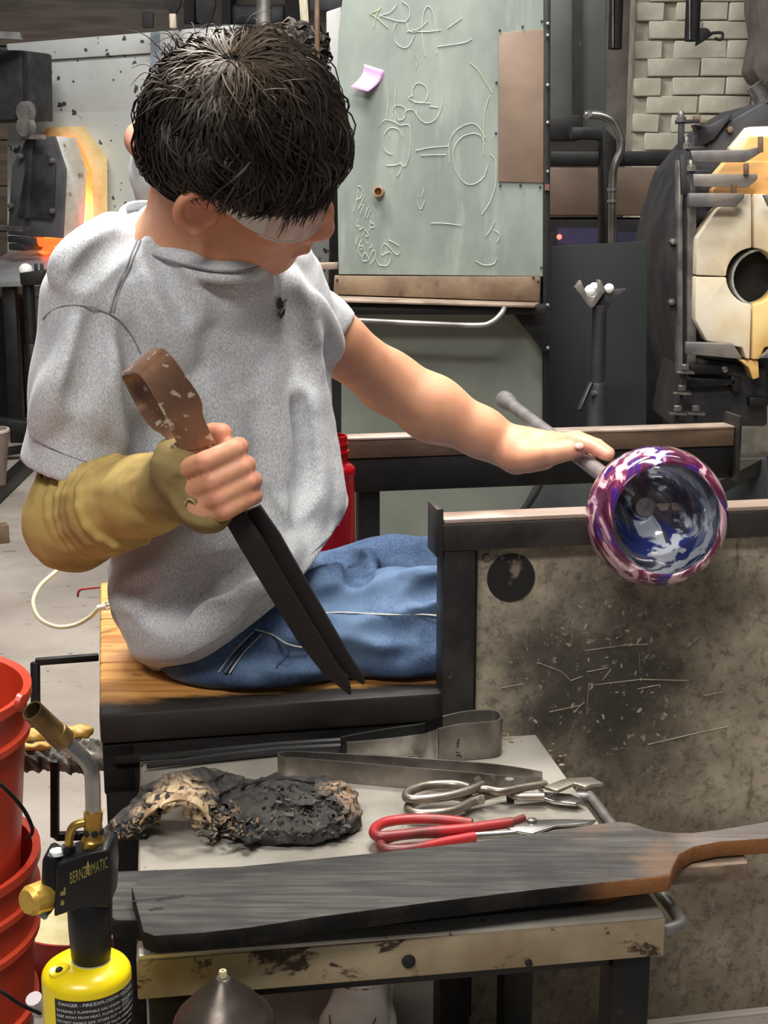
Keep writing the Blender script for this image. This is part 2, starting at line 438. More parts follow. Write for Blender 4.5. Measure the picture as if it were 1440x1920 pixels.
MB().lathe([(0, 0), (.008, .004), (.009, .01), (0, .012)], P(1241, 463, 5.0), (0, -1, 0), 12).build('indicator_lamp', emit('orange_flame_glow', (255, 170, 90), 5), hd, smooth=50)
# dark hanging pipes in front of the brick
for n_, (xa, xb, y0, y1, D, lab) in enumerate([(1140, 1166, 0, 92, 6.1, 'short dark hanging pipe in the shadowed recess'), (1283, 1311, 0, 77, 5.9, 'dark hanging flue pipe with a bracket on the white brick')]):
    p = root('hanging_pipe', P((xa + xb) / 2, y1, D), lab, 'pipe')
    rr = (P(xb, 40, D).x - P(xa, 40, D).x) / 2
    MB().lathe([(rr * .8, 0), (rr, 0), (rr, .9), (rr * .8, .9)], P((xa + xb) / 2, y1, D), (0, 0, 1), 20, closed=True).build('pipe', K['soot'], p, smooth=40)
    MB().bar(P((xa + xb) / 2 - 4, y1 - 3, D - rr - .004), P((xa + xb) / 2 - 4, -150, D - rr - .004), .006, .004).build('seam', K['greysteel'], p)
    if n_:
        MB().prism([P(x, y, D + .05) for x, y in [(1306, 86), (1312, 52), (1326, 52), (1338, 64), (1322, 76)]], (0, .04, 0)).build('bracket', K['charcoal'], p, bevel=.004)
        MB().tube(spline([P(1335, 62, D + .05), P(1354, 62, D + .05), P(1352, 74, D + .05), P(1340, 72, D + .05)], 4), .006, 8).build('hook', K['charcoal'], p, smooth=50)
# crumbling dark pillar edge on the far side
pl = MB()
pts = [(1424, -150), (1418, 10), (1426, 60), (1418, 100), (1412, 130), (1424, 150), (1448, 165), (1520, 170), (1520, -150)]
pl.prism([P(x, y, 5.7) for x, y in pts], (0, .2, 0))
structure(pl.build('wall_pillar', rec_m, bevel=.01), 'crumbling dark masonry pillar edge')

# ------------------------------------------------------------------ chalk cabinet
CD = 3.2
t = NT('chalk_sheet')
cb = t.mix(t.ramp(t.noise(3.2, 6, .62, vec=t.mapping((1.6, 1, .8))), .32, .68), lin((112, 121, 114)), lin((136, 145, 137)))
cb = t.mix(t.math('MULTIPLY', t.ramp(t.noise(8, 5, .6, vec=t.mapping((2.5, 1, .5))), .52, .72), .35), cb, lin((164, 174, 165)))
t.bump(t.noise(40, 4), .05)
chalk_m = t.done(cb, .55, .1)
lowm = pm('lower_sheet', (128, 133, 123), (114, 119, 110), 3.5, .5, .15, bump=.05)
cab = root('chalk_cabinet', (P(825, 500, CD).x, CD + .25, 0), 'tall grey-green sheet steel cabinet with chalk drawings and a folding shelf', 'cabinet')
bx0, bx1 = P(632, 400, CD).x, P(1018, 400, CD).x
MB().box(((bx0 + bx1) / 2, CD + .29, 1.0), (bx1 - bx0 - .02, .5, 2.0)).build('carcass', K['soot'], cab)
board = plate([(638, -160), (642, 0), (635, 60), (631, 150), (632, 300), (635, 514), (1018, 518), (1021, 0), (1021, -160)], CD, .012, 'chalk_panel', chalk_m, cab)
tag(board, 'grey-green door panel covered in chalk scribbles')
plate([(627, 517), (1014, 519), (1012, 566), (625, 552)], CD - .004, .02, 'rusted_band', K['rust'], cab, bevel=.002)
patch = plate([(935, 62), (1020, 53), (1019, 343), (934, 341)], CD - .004, .004, 'brown_patch', pm('brown_hardboard', (124, 104, 88), (106, 88, 74), 5, .6, bump=.08, spot=(140, 120, 102), sscale=9), cab, bevel=.0015)
tag(patch, 'brown rectangular patch screwed to the chalk panel')
for x, y in ((937, 57), (980, 50), (931, 155), (930, 250), (938, 348), (976, 347), (1013, 351), (1016, 40), (1015, 502), (1000, 520), (1009, 527), (632, 525)):
    MB().lathe([(0, .003), (.002, .0028), (.003, .001), (.003, 0)], P(x, y, CD - .004), (0, -1, 0), 8).build('screw', K['charcoal'], cab, smooth=40)
shelf_m = pm('worn_shelf_edge', (164, 146, 130), (120, 104, 92), 12, .45, .4, bump=.1)
pa, pb = P(622, 556, CD - .02), P(1005, 571, CD - .02)
MB().prism([P(620, 554, CD), P(1012, 567, CD), P(1003, 572, CD - .12), P(612, 561, CD - .12)], (0, 0, -.006)).build('shelf', shelf_m, cab, bevel=.0015)
plate([(575, 574), (1024, 574), (1024, 590), (575, 590)], CD - .1, .02, 'shelf_rail', K['blacksteel'], cab, bevel=.003)
MB().tube(spline([P(560, 602, CD - .14), P(640, 600, CD - .14), P(800, 607, CD - .14), P(895, 610, CD - .14), P(922, 604, CD - .14), P(940, 588, CD - .13), P(947, 574, CD - .11)], 6), .0058, 10).build('grab_bar', K['greysteel'], cab, smooth=60)
plate([(640, 578), (1020, 578), (1020, 1190), (640, 1190)], CD + .01, .012, 'lower_panel', lowm, cab)
plate([(951, 574), (1031, 569), (1031, 648), (1026, 662), (1016, 656)], CD - .05, .01, 'gusset', K['blacksteel'], cab, bevel=.002)
plate([(1020, -160), (1033, -160), (1031, 568), (1030, 1190), (1018, 1190), (1018, 500)], CD - .004, .05, 'corner_post', K['blacksteel'], cab, bevel=.003)
plate([(1022, 345), (1030, 345), (1030, 357), (1022, 357)], CD - .012, .01, 'copper_clip', pm('copper_clip', (126, 90, 74), (90, 66, 56), 30, .5, .4), cab)
for y in (45, 67, 160, 230, 322, 572, 652):
    MB().lathe([(0, .006), (.0035, .005), (.0045, .002), (.0045, 0)], P(1027, y, CD - (.056 if y > 560 else .008)), (0, -1, 0), 10).build('bolt', K['brightsteel'], cab, smooth=40)
for xa, xb, c in ((572, 590, 'charcoal'), (590, 608, 'soot'), (608, 641, 'blacksteel')):
    plate([(xa, 570), (xb, 570), (xb, 1100), (xa, 1100)], CD + (.02 if c != 'soot' else .08), .03, 'side_upright', K[c], cab)
plate([(575, 493), (634, 492), (634, 505), (575, 507)], CD + .03, .02, 'side_ledge', shelf_m, cab, bevel=.002)
# pale board standing behind
wp = MB().prism([P(x, y, 3.9) for x, y in [(612, 22), (648, 10), (648, 205), (612, 205)]], (0, .03, 0)).build('white_panel', pm('off_white_sheet', (206, 206, 202), (190, 190, 188), 6, .5, bump=.03), bevel=.003)
wp.data.transform(Matrix.Identity(4)); tag(wp, 'narrow white sheet standing behind the curly hair', 'panel')
plate([(580, -60), (650, -60), (650, 22), (580, 22)], 4.6, .3, 'switch_box', K['charcoal'], None, bevel=.01)
tag(bpy.data.objects['switch_box'], 'dark grey metal box high above the white sheet', 'box')
MB().bar(P(628, 200, 3.97), P(628, 1165, 3.97), .12, .02).build('panel_leg', K['soot'], wp)
# chalk strokes
ck_m = pm('chalk', (204, 216, 204), (178, 190, 178), 90, .9, bump=0)
cy_m = pm('yellow_chalk', (206, 204, 160), (190, 190, 150), 90, .9, bump=0)
def chalk(lines, r=.0011, mat=ck_m, nm='chalk_line'):
    for ln in lines:
        pts = spline([P(x, y, CD - .0006) for x, y in ln], 5)
        MB().tube(pts, r, 6, flat=.6).build(nm, mat, cab, smooth=60)
sx = 460 / 1440
def Z3(l): return [(600 + x * sx, y * sx) for x, y in l]
chalk([Z3(l) for l in [
    [(480, 10), (520, 40), (525, 90), (500, 125), (440, 120), (350, 92)], [(350, 92), (410, 75), (450, 30)],
    [(450, 125), (500, 130), (520, 180), (560, 190)], [(450, 135), (432, 180), (445, 250), (490, 280), (525, 265), (555, 205)],
    [(510, 185), (580, 170), (630, 125)], [(600, 140), (610, 70), (635, 38), (665, 80), (688, 200)], [(598, 120), (600, 220), (618, 330)],
    [(560, 185), (640, 186), (710, 176)], [(690, 275), (780, 262), (850, 250), (893, 228)], [(685, 300), (684, 318)],
    [(540, 570), (545, 520), (575, 487), (620, 510), (632, 560), (600, 605), (520, 580), (545, 560)], [(550, 600), (600, 603), (645, 607)],
    [(570, 640), (570, 680), (620, 722), (680, 700), (712, 630), (720, 565)], [(490, 700), (500, 655), (545, 645), (570, 680)], [(640, 625), (695, 632)],
    [(390, 500), (398, 600), (386, 720)], [(448, 495), (440, 600), (445, 720)], [(425, 690), (430, 630), (470, 620), (500, 640), (495, 690), (460, 705), (445, 660)],
    [(345, 740), (380, 705), (430, 715), (470, 735), (520, 735), (530, 800), (525, 900), (500, 975), (470, 960)],
    [(375, 790), (410, 752), (460, 760), (480, 800)], [(370, 850), (385, 890), (424, 908)], [(410, 770), (408, 805)], [(390, 972), (440, 970), (480, 960), (470, 1010), (450, 1035)],
    [(560, 885), (640, 868), (755, 858)], [(590, 912), (660, 910), (740, 908)], [(760, 955), (758, 840), (800, 765), (880, 725), (930, 745), (970, 810)],
    [(905, 782), (840, 800), (795, 850), (782, 920), (800, 1010), (850, 1075), (905, 1080), (960, 1040), (985, 970)], [(905, 782), (945, 800), (965, 850)],
    [(1000, 905), (1030, 950), (1030, 1080), (1000, 1180), (950, 1260)], [(1025, 1300), (1000, 1350), (975, 1385)],
    [(610, 1105), (600, 1155)], [(578, 1140), (580, 1158)], [(565, 1180), (590, 1228), (615, 1178)], [(588, 1240), (592, 1252)],
    [(650, 1310), (740, 1312), (830, 1325)], [(910, 1530), (960, 1555), (1020, 1548), (1038, 1510)], [(1040, 1420), (1055, 1380), (1020, 1350)]]])
chalk([Z3(l) for l in [[(290, 80), (330, 105), (400, 165)], [(300, 75), (345, 60), (360, 40)], [(350, 45), (330, 90), (315, 160)], [(880, 370), (925, 410), (970, 480), (1010, 545)], [(995, 560), (965, 680), (960, 910)], [(750, 165), (800, 130), (832, 105)], [(560, 320), (572, 350), (565, 400)]]], .0010, cy_m, 'yellow_chalk_line')
s8 = 160 / 1440
def Z8(l): return [(640 + x * s8, 330 + y * s8) for x, y in l]
chalk([Z8(l) for l in [
    [(290, 210), (265, 380), (210, 600)], [(275, 170), (340, 200), (360, 280), (320, 370), (265, 400)], [(390, 320), (350, 430), (290, 560)], [(340, 490), (368, 500), (350, 570), (318, 660)],
    [(378, 620), (380, 636)], [(460, 515), (430, 590), (400, 695)], [(492, 575), (465, 640), (436, 725)], [(470, 770), (490, 760), (480, 840), (478, 930)], [(490, 790), (545, 810), (550, 860), (490, 880)],
    [(275, 730), (258, 850), (290, 840), (300, 910), (340, 890), (385, 862)], [(400, 900), (370, 1000)], [(400, 900), (440, 960), (455, 1015), (400, 1012)], [(395, 1030), (410, 1100), (428, 1145)], [(515, 1150), (505, 1200), (478, 1218)],
    [(290, 1005), (265, 1090), (240, 1165)], [(345, 1075), (305, 1160), (290, 1260), (325, 1365)], [(310, 1190), (355, 1180), (345, 1240), (310, 1235)], [(400, 1290), (350, 1380), (375, 1440), (465, 1405), (400, 1290)],
    [(490, 1360), (520, 1280), (560, 1260), (570, 1380), (490, 1490)], [(580, 1390), (630, 1490), (700, 1510), (780, 1505), (830, 1410), (840, 1310), (790, 1285), (700, 1335), (680, 1330), (680, 1230), (720, 1150), (780, 1170), (880, 1280), (950, 1330), (990, 1270)],
    [(790, 1080), (870, 1115), (965, 1175)]]], .0012)
# sticky note and cork
nt = MB(); G = 7; pts = []
A, B, C_, Dq = P(683, 120, CD - .003), P(720, 132, CD - .003), P(690, 172, CD - .035), P(657, 163, CD - .035)
for i in range(G):
    for j in range(G):
        u, v = i / (G - 1), j / (G - 1); p = (A * (1 - u) + B * u) * (1 - v) + (Dq * (1 - u) + C_ * u) * v
        p = p + V((.008 * math.sin(v * math.pi), .012 * math.sin(v * math.pi), 0)); pts.append(p)
nt.grid(pts, G, G); note = nt.build('sticky_note', pm('pink_paper', (212, 146, 206), (204, 138, 198), 20, .7, bump=.02), smooth=60)
sm = note.modifiers.new('thick', 'SOLIDIFY'); sm.thickness = .0006; tag(note, 'pink sticky note curling off the chalk panel', 'note')
ck = root('cork_plug', P(713, 361, CD), 'small brown hollow plug sticking out of the chalk panel', 'plug')
MB().lathe([(.007, .004), (.008, .018), (.0085, .02), (.011, .02), (.0105, .0), (.006, .0)], P(713, 361, CD), (-.25, -1, .1), 16, closed=True).build('rim', pm('copper_rim', (190, 150, 118), (150, 112, 84), 40, .4, .5), ck, smooth=40)
MB().lathe([(0, .008), (.0075, .008), (.0075, .002), (0, .002)], P(713, 361, CD), (-.25, -1, .1), 12).build('core', pm('cork', (150, 104, 60), (110, 74, 44), 90, .8), ck, smooth=40)

# ------------------------------------------------------------------ dark screen and yoke stand
scr_m = pm('dark_screen', (42, 47, 47), (34, 38, 38), 3, .55, .2, bump=.05)
so = MB().prism([P(x, y, 3.7) for x, y in [(1033, 462), (1214, 452), (1210, 1175), (1030, 1180)]], (0, .012, 0)).build('heat_screen', scr_m, bevel=.002)
tag(so, 'flat dark green-grey sheet screen behind the forked pipe stand', 'screen')
def yoke(px, ytop, D, label, scale, mat):
    z = P(px, ytop, D).z; X = P(px, ytop, D).x
    r = root('pipe_stand', (X, D, 0), label, 'stand', 'forked pipe rest stands')
    k = scale
    MB().lathe([(.016 * k, 0), (.016 * k, z + .004 * k)], (X, D, 0), (0, 0, 1), 16).build('inner_post', mat, r, smooth=40)
    MB().lathe([(.021 * k, 0), (.021 * k, z - .17 * k), (.019 * k, z - .165 * k), (.0165 * k, z - .165 * k)], (X, D, 0), (0, 0, 1), 18).build('outer_post', mat, r, smooth=40)
    for a in range(3):
        an = a * 2.094 + 1.5708
        MB().bar((X, D, .03 * k), (X + .26 * k * math.cos(an), D + .26 * k * math.sin(an), .012 * k), .025 * k, .02 * k).build('foot', mat, r, bevel=.003)
    return r, X, z, k
yk, X, z, k = yoke(1125, 575, 3.15, 'black forked pipe stand with white balls in front of the dark screen', 1.0, K['charcoal'])
D = 3.15
MB().prism([P(x, y, D - .02) for x, y in [(1078, 540), (1089, 525), (1095, 540), (1101, 553), (1113, 556), (1121, 545), (1121, 526), (1127, 525), (1136, 545), (1113, 577), (1106, 577)]], (0, .03, 0)).build('fork', K['greysteel'], yk, bevel=.002)
MB().prism([P(x, y, D) for x, y in [(1113, 577), (1136, 545), (1175, 541), (1175, 544), (1150, 566), (1138, 580)]], (0, .02, 0)).build('back_fork', K['charcoal'], yk, bevel=.002)
ball_m = pm('white_ceramic', (232, 230, 224), (220, 218, 212), 20, .4, bump=0)
for x, y, rr in ((1107, 545, .013), (1114, 539, .011), (1142, 541, .011)):
    MB().lathe([(rr * math.sin(a * math.pi / 10), -rr * math.cos(a * math.pi / 10)) for a in range(11)], P(x, y, D + .0), (0, 0, 1), 16).build('roller_ball', ball_m, yk, smooth=60)
MB().bar(P(1108, 718, D - .03), P(1085, 770, D - .06), .012, .008).build('locking_lever', K['blacksteel'], yk, bevel=.002)
MB().tube([P(1104, 738, D - .03), P(1125, 738, D - .01)], .006, 10).build('locking_bolt', K['greysteel'], yk, smooth=40)
# black hose behind the rails
ho = MB().tube(spline([P(1030, 850, 3.0), P(1022, 885, 3.0), P(1003, 925, 3.0), P(975, 965, 3.0), P(935, 1010, 3.0), P(900, 1090, 3.0), P(890, 1296, 3.0)], 6), .008, 10).build('rubber_hose', K['soot'], smooth=60)
tag(ho, 'black rubber hose hanging between the bench rails', 'hose')
dk = MB().prism([P(x, y, 3.12) for x, y in [(1022, 875), (1440, 860), (1440, 1160), (930, 1160), (975, 965)]], (0, .02, 0)).build('dark_skirt', pm('dark_panel', (40, 44, 45), (52, 56, 56), 6, .6, .1), bevel=.002)
tag(dk, 'dark sheet panel low behind the far bench rail', 'panel')
# ================================================================== melting furnace on the left
F0 = P(20, 300, 7.2); a_ = math.radians(-28)
f1 = V((math.cos(a_), math.sin(a_), 0)); fn = V((math.sin(a_), -math.cos(a_), 0))
def FP(px, py, off=0.0): return PL(px, py, F0 + fn * off, fn)
t = NT('furnace_sheet')
c_ = t.mix(t.ramp(t.noise(1.7, 5, .6), .35, .7), lin((206, 208, 206)), lin((186, 188, 184)))
c_ = t.mix(t.ramp(t.noise(20, 2, .5), .645, .67), c_, lin((70, 72, 74)))
furn_m = t.done(c_, .5, .15)
furn = root('melting_furnace', (F0 + f1 * .5 - fn * .3) * 1.0, 'white sheet steel melting furnace with a glowing octagonal mouth and dark door', 'furnace')
furn.location.z = 0
def fplate(pts, off, th, name, mat, par=furn, bevel=0): return MB().prism([FP(x, y, off) for x, y in pts], -fn * th).build(name, mat, par, bevel=bevel)
fplate([(14, 118), (440, 92), (440, 205), (14, 216)], .0, .9, 'upper_panel', furn_m, bevel=.004)
fplate([(12, 82), (284, 60), (284, 99), (12, 117)], .02, .06, 'top_band', furn_m, bevel=.004)
fplate([(286, 60), (440, 46), (440, 91), (286, 99)], .02, .06, 'top_band', furn_m, bevel=.004)
fplate([(14, 214), (440, 203), (440, 520), (14, 520)], .001, .015, 'front_panel', furn_m)
fplate([(200, 207), (440, 207), (440, 800), (200, 800)], -.02, .85, 'body', furn_m)
fplate([(282, 60), (300, 60), (298, 190), (282, 190)], .022, .01, 'corner_strip', pm('blue_grey_strip', (150, 160, 172), (136, 146, 158), 8, .5, .2), furn)
brickm = pm('hot_refractory', (226, 206, 150), (200, 172, 108), 6, .8, bump=.25, bscale=30)
hotm = NT('glowing_refractory')
hotm = hotm.done(lin((255, 120, 60)), .8, 0, Emission_Color=lin((255, 92, 40)), Emission_Strength=1.6)
fire = emit('furnace_fire', (255, 226, 150), 9)
out = [(62, 262), (90, 239), (156, 237), (201, 297), (202, 480), (62, 480)]
inn = [(84, 286), (106, 256), (142, 256), (172, 318), (176, 466), (84, 466)]
mo, mi, mf = [FP(*p, .09) for p in out], [FP(*p, .09) for p in inn], None
mb = MB(); n6 = 6
bo = [FP(*p, 0) for p in out]; mb.add(mo + mi + bo, [(i, (i + 1) % 6, 6 + (i + 1) % 6, 6 + i) for i in range(6)] + [(i, 12 + i, 12 + (i + 1) % 6, (i + 1) % 6) for i in range(6)])
ring = mb.build('mouth_ring', brickm, furn); tag(ring, 'yellowish brick ring around the glowing mouth')
ins = [FP(*p, -.25) for p in inn]
MB().add(mi + ins, [(i, (i + 1) % 6, 6 + (i + 1) % 6, 6 + i) for i in range(6)]).build('mouth_throat', hotm, furn)
in2 = [FP(96 + (p[0] - 96) * .80, 370 + (p[1] - 370) * .88, .035) for p in inn]
MB().add([p + fn * .002 for p in mi] + in2, [(i, (i + 1) % 6, 6 + (i + 1) % 6, 6 + i) for i in range(6)]).build('glowing_lip', hotm, furn)
MB().add([p - fn * .001 for p in ins], [tuple(range(6))]).build('fire', fire, furn)
fl = bpy.data.lights.new('furnace_glow', 'POINT'); fl.energy = 14; fl.color = (1, .55, .25); fl.shadow_soft_size = .1
flo = bpy.data.objects.new('furnace_glow', fl); COL.objects.link(flo); flo.location = FP(158, 400, .02)
# door (hangs in front of the mouth)
door_m = pm('door_plate', (78, 77, 80), (98, 97, 100), 7, .5, .4, bump=.1)
dblk = pm('door_block', (206, 204, 200), (178, 172, 158), 9, .8, bump=.2, spot=(126, 112, 96), sscale=14, slo=.62, shi=.7)
dr = MB().prism([FP(x, y, .30) for x, y in [(14, 440), (22, 312), (48, 262), (100, 255), (121, 318), (115, 447)]], -fn * .02).build('door', door_m, furn, bevel=.004)
tag(dr, 'dark octagonal steel door plate')
MB().prism([FP(x, y, .278) for x, y in [(14, 440), (22, 312), (48, 262), (100, 255), (121, 318), (115, 447)]], -fn * .16).build('door_block', dblk, dr, bevel=.006)
MB().prism([FP(x, y, .315) for x, y in [(32, 405), (52, 288), (86, 288), (103, 306), (98, 412)]], -fn * .012).build('cover_plate', K['charcoal'], dr, bevel=.003)
MB().prism([FP(x, y, .33) for x, y in [(44, 410), (48, 258), (60, 258), (54, 410)]], -fn * .02).build('hinge_strap', K['charcoal'], dr, bevel=.003)
for x, y in ((40, 293), (99, 301), (22, 386), (100, 395)):
    MB().lathe([(0, .02), (.012, .016), (.014, .0)], FP(x, y, .315), fn, 8).build('bolt', K['greysteel'], dr, smooth=40)
hb = MB(); hb.prism([FP(x, y, .36) for x, y in [(-60, 92), (40, 94), (44, 224), (-60, 228)]], -fn * .2)
hb.build('counterweight_box', K['charcoal'], furn, bevel=.01)
MB().prism([FP(x, y, .36) for x, y in [(40, 97), (55, 98), (58, 226), (44, 224)]], -fn * .15).build('channel', K['charcoal'], furn, bevel=.005)
MB().tube([FP(50, 205, .33), FP(52, 262, .33)], .035, 10).build('hinge_pin', K['charcoal'], furn, smooth=40)
for y in (210, 238):
    MB().lathe([(.0, .03), (.045, .028), (.05, 0)], FP(52, y, .36), fn, 10).build('hinge_bolt', K['greysteel'], furn, smooth=40)
MB().bar(FP(40, 256, .36), FP(82, 257, .36), .03, .02).build('hinge_bar', K['greysteel'], furn)
MB().tube([FP(-30, 424, .36), FP(40, 430, .36)], .014, 10).build('door_handle', K['brightsteel'], furn, smooth=40)
for x, y in ((18, 448), (20, 462), (36, 452)):
    MB().bar(FP(x, y, .34), FP(x + 30, y + 2, .34), .03, .03).build('latch', K['charcoal'], furn, bevel=.004)
MB().prism([FP(x, y, .1) for x, y in [(66, 446), (170, 446), (165, 466), (72, 462)]], -fn * .1).build('glowing_sill', hotm, furn, bevel=.006)
# sloped ledge
lg = MB(); q = [FP(30, 462, .02), FP(345, 456, .02), FP(345, 515, .62), FP(-70, 528, .62)]
lg.prism(q, (0, 0, -.03)); lo_ = lg.build('ledge', pm('ledge_steel', (182, 184, 186), (150, 152, 154), 3, .4, .5, bump=.08), furn, bevel=.004)
for x, y, s_ in ((95, 468, .05), (112, 476, .035), (130, 466, .05), (84, 474, .03), (122, 482, .03)):
    c0 = PL(x, y, (q[0] + q[2]) / 2 + V((0, 0, .01)), (q[1] - q[0]).cross(q[2] - q[0]).normalized())
    m = MB().lathe([(0, -s_ * .3), (s_, -s_ * .1), (s_ * .8, s_ * .25), (0, s_ * .3)], c0, (0, 0, 1), 7)
    m.v = [(a + random.uniform(-.01, .01), b + random.uniform(-.01, .01), c + random.uniform(-.005, .005)) for a, b, c in m.v]
    m.build('hot_chip', hotm, furn)
for x, y0, y1, o_ in ((18, 530, 800, .55), (160, 530, 800, .55)):
    pt = FP(x, y0, o_); MB().bar(pt, (pt.x, pt.y, 0), .06, .06).build('leg', K['blacksteel'], furn, bevel=.006)
fplate([(-60, 560), (16, 560), (16, 790), (-60, 790)], .1, .5, 'undercarriage', K['soot'], furn)
fplate([(66, 535), (240, 535), (240, 800), (66, 800)], .25, .1, 'lower_panel', pm('lower_white', (196, 192, 184), (170, 164, 154), 5, .6), furn)
# left stand
sk, X, z, k = yoke(53, 530, 6.1, 'black forked stand in front of the glowing furnace', 1.55, K['blacksteel'])
MB().prism([P(x, y, 6.05) for x, y in [(36, 512), (38, 530), (40, 536), (78, 534), (83, 506)]], (0, .05, 0)).build('fork', K['blacksteel'], sk, bevel=.004)
for x in (68, 79):
    MB().bar(P(x, 508, 6.1), P(x - 1, 494, 6.1), .014, .014).build('fork_prong', K['charcoal'], sk, bevel=.003)
MB().lathe([(.03 * math.sin(a * math.pi / 10), -.03 * math.cos(a * math.pi / 10)) for a in range(11)], P(48, 507, 6.15), (0, 0, 1), 14).build('roller_ball', ball_m, sk, smooth=60)
MB().bar(P(66, 553, 6.0), P(76, 560, 6.0), .012, .008).build('locking_lever', K['blacksteel'], sk)
MB().bar(P(-30, 790, 6.0), P(58, 800, 6.0), .05, .05).build('cross_foot', K['blacksteel'], sk, bevel=.004)
# tools above the furnace
for pts_, lab, mt, nm, D in (([(318, 0), (342, 0), (336, 20), (326, 27), (318, 20)], None, None, None, 0),):
    pass
def hangtool(pts, D, name, label, mat, stick=None):
    o = root(name, P(pts[0][0], pts[0][1], D), label, name.split('_')[-1])
    MB().prism([P(x, y, D) for x, y in pts], (0, .03, 0)).build('blade', mat, o, bevel=.005)
    if stick: MB().bar(P(stick[0], stick[1], D + .01), P(stick[2], stick[3], D + .01), .03, .03).build('handle', K_wood, o, bevel=.004)
K_wood = pm('pale_wood', (206, 196, 172), (180, 168, 144), 14, .6, stretch=(6, 6, 1), bump=.08)
hangtool([(303, -40), (345, -40), (338, 10), (330, 26), (320, 26), (310, 10)], 6.6, 'black_paddle', 'black rounded paddle with a pale stick above the furnace', K['soot'], (324, 26, 325, 53))
hangtool([(365, -40), (402, -40), (404, 8), (396, 42), (378, 46), (368, 40)], 6.6, 'scoop_paddle', 'broad black paddle hanging above the dark hair', K['soot'])
hangtool([(266, 22), (287, 22), (287, 52), (266, 52)], 6.6, 'dark_cup', 'small dark cup on top of the furnace', K['soot'])
o = root('shelf_unit', P(450, 40, 8.3), 'dark shelving with grey bins above the furnace', 'shelving')
for xa, xb in ((345, 364), (416, 432), (534, 562)):
    plate([(xa, -120), (xb, -120), (xb, 48), (xa, 48)], 8.2, .3, 'upright', K['soot'], o)
plate([(432, 8), (534, 8), (534, 46), (432, 46)], 8.3, .3, 'bin', K['charcoal'], o, bevel=.02)
plate([(345, 46), (600, 44), (600, 60), (345, 62)], 8.15, .4, 'shelf', K['blacksteel'], o)
o = MB().tube([P(496, -60, 6.4), P(494, 56, 6.4)], .035, 14).build('steel_pipe', K['greysteel'], smooth=40); tag(o, 'grey steel pipe standing above the furnace', 'pipe')
o = MB().bar(P(565, -60, 6.2), P(572, 46, 6.2), .035, .035).build('wooden_pole', K_wood, bevel=.004); tag(o, 'pale wooden pole leaning above the curly hair', 'pole')
o = MB().tube([P(594, -60, 3.3), P(595, 95, 3.3), P(596, 140, 3.3)], .006, 10).build('thin_rod', K['rust'], smooth=40); tag(o, 'thin brown rod hanging in front of the curly hair', 'rod')
MB().bar(P(-20, 65, 6.6), P(40, 68, 6.6), .03, .03).build('air_line', K['brightsteel'], furn)
# floor bits on the far left
o = root('clay_pot', (PZ(0, 935, 0)), 'small brown tapered pot at the edge of the floor', 'pot')
p0 = PZ(-14, 935, 0); MB().lathe([(.045, 0), (.075, .26), (.07, .262), (.062, .25), (.04, .01)], p0, (0, 0, 1), 24, closed=True).build('body', pm('brown_clay', (128, 110, 100), (106, 90, 82), 12, .7), o, smooth=40)
MB().lathe([(.068, .262), (.075, .262), (.077, .255), (.075, .25)], p0, (0, 0, 1), 24, closed=True).build('rim', pm('pale_rim', (190, 180, 170), None, bump=0), o, smooth=40)
o = MB().bar(PZ(-60, 975, .03), PZ(60, 862, .03), .05, .05).build('floor_bar', K['blacksteel'], bevel=.004); tag(o, 'black steel bar lying on the floor beside the pot', 'bar')
o = MB().box(PZ(-2, 1000, .03), (.06, .05, .06), (V((.9, .4, 0)), V((-.4, .9, 0)), V((0, 0, 1)))).build('wood_block', K['rust'], bevel=.004); tag(o, 'small brown block lying on the concrete floor', 'block')

# ================================================================== glory hole on the right
GD = 3.85
gh = root('reheating_furnace', (P(1432, 500, GD).x, GD + .3, 0), 'round dark reheating furnace with cream refractory doors and a central hole', 'furnace')
half = [(1245, 520), (1247, 450), (1258, 400), (1285, 318), (1330, 262), (1372, 224), (1440, 186)]
lower = [(1268, 640), (1290, 735), (1330, 760)]
mir = lambda L: [(2864 - x, y) for x, y in reversed(L)]
outl = [(1330, 760), (1290, 735), (1268, 640)] + half[:-1] + [(1432, 190)] + mir(half[:-1]) + [(2864 - 1268, 640), (2864 - 1290, 735), (2864 - 1330, 760)]
plate(outl, GD, .45, 'drum', K['charcoal'], gh, bevel=.006)
for x, y in ((1261, 453), (1259, 566), (1367, 243)):
    MB().lathe([(0, .016), (.008, .014), (.010, 0)], P(x, y, GD - .001), (0, -1, 0), 6).build('drum_bolt', K['greysteel'] if y > 300 else K['rust'], gh, smooth=30)
for xa, xb, off in ((1272, 1281, .04), (1281, 1289, .025), (1289, 1306, .055)):
    plate([(xa, 300), (xb, 300), (xb, 700), (xa, 700)], GD - off, .05, 'side_channel', K['greysteel'] if off != .025 else K['charcoal'], gh, bevel=.003)
t = NT('cream_refractory')
cc = t.mix(t.ramp(t.noise(5, 5, .6), .35, .7), lin((236, 226, 206)), lin((222, 200, 160)))
cc = t.mix(t.ramp(t.noise(16, 6, .7, 2), .66, .7), cc, lin((196, 160, 110)))
t.bump(t.noise(25, 5), .2)
cream = t.done(cc, .8)
amber = pm('amber_refractory', (230, 184, 108), (238, 208, 140), 6, .8, bump=.15)
cx, cy, hr = 1412, 518, 50
def arc(a0, a1, r=hr, n=8): return [(cx + r * 1.0 * math.cos(math.radians(a0 + (a1 - a0) * i / n)), cy - r * 1.06 * math.sin(math.radians(a0 + (a1 - a0) * i / n))) for i in range(n + 1)]
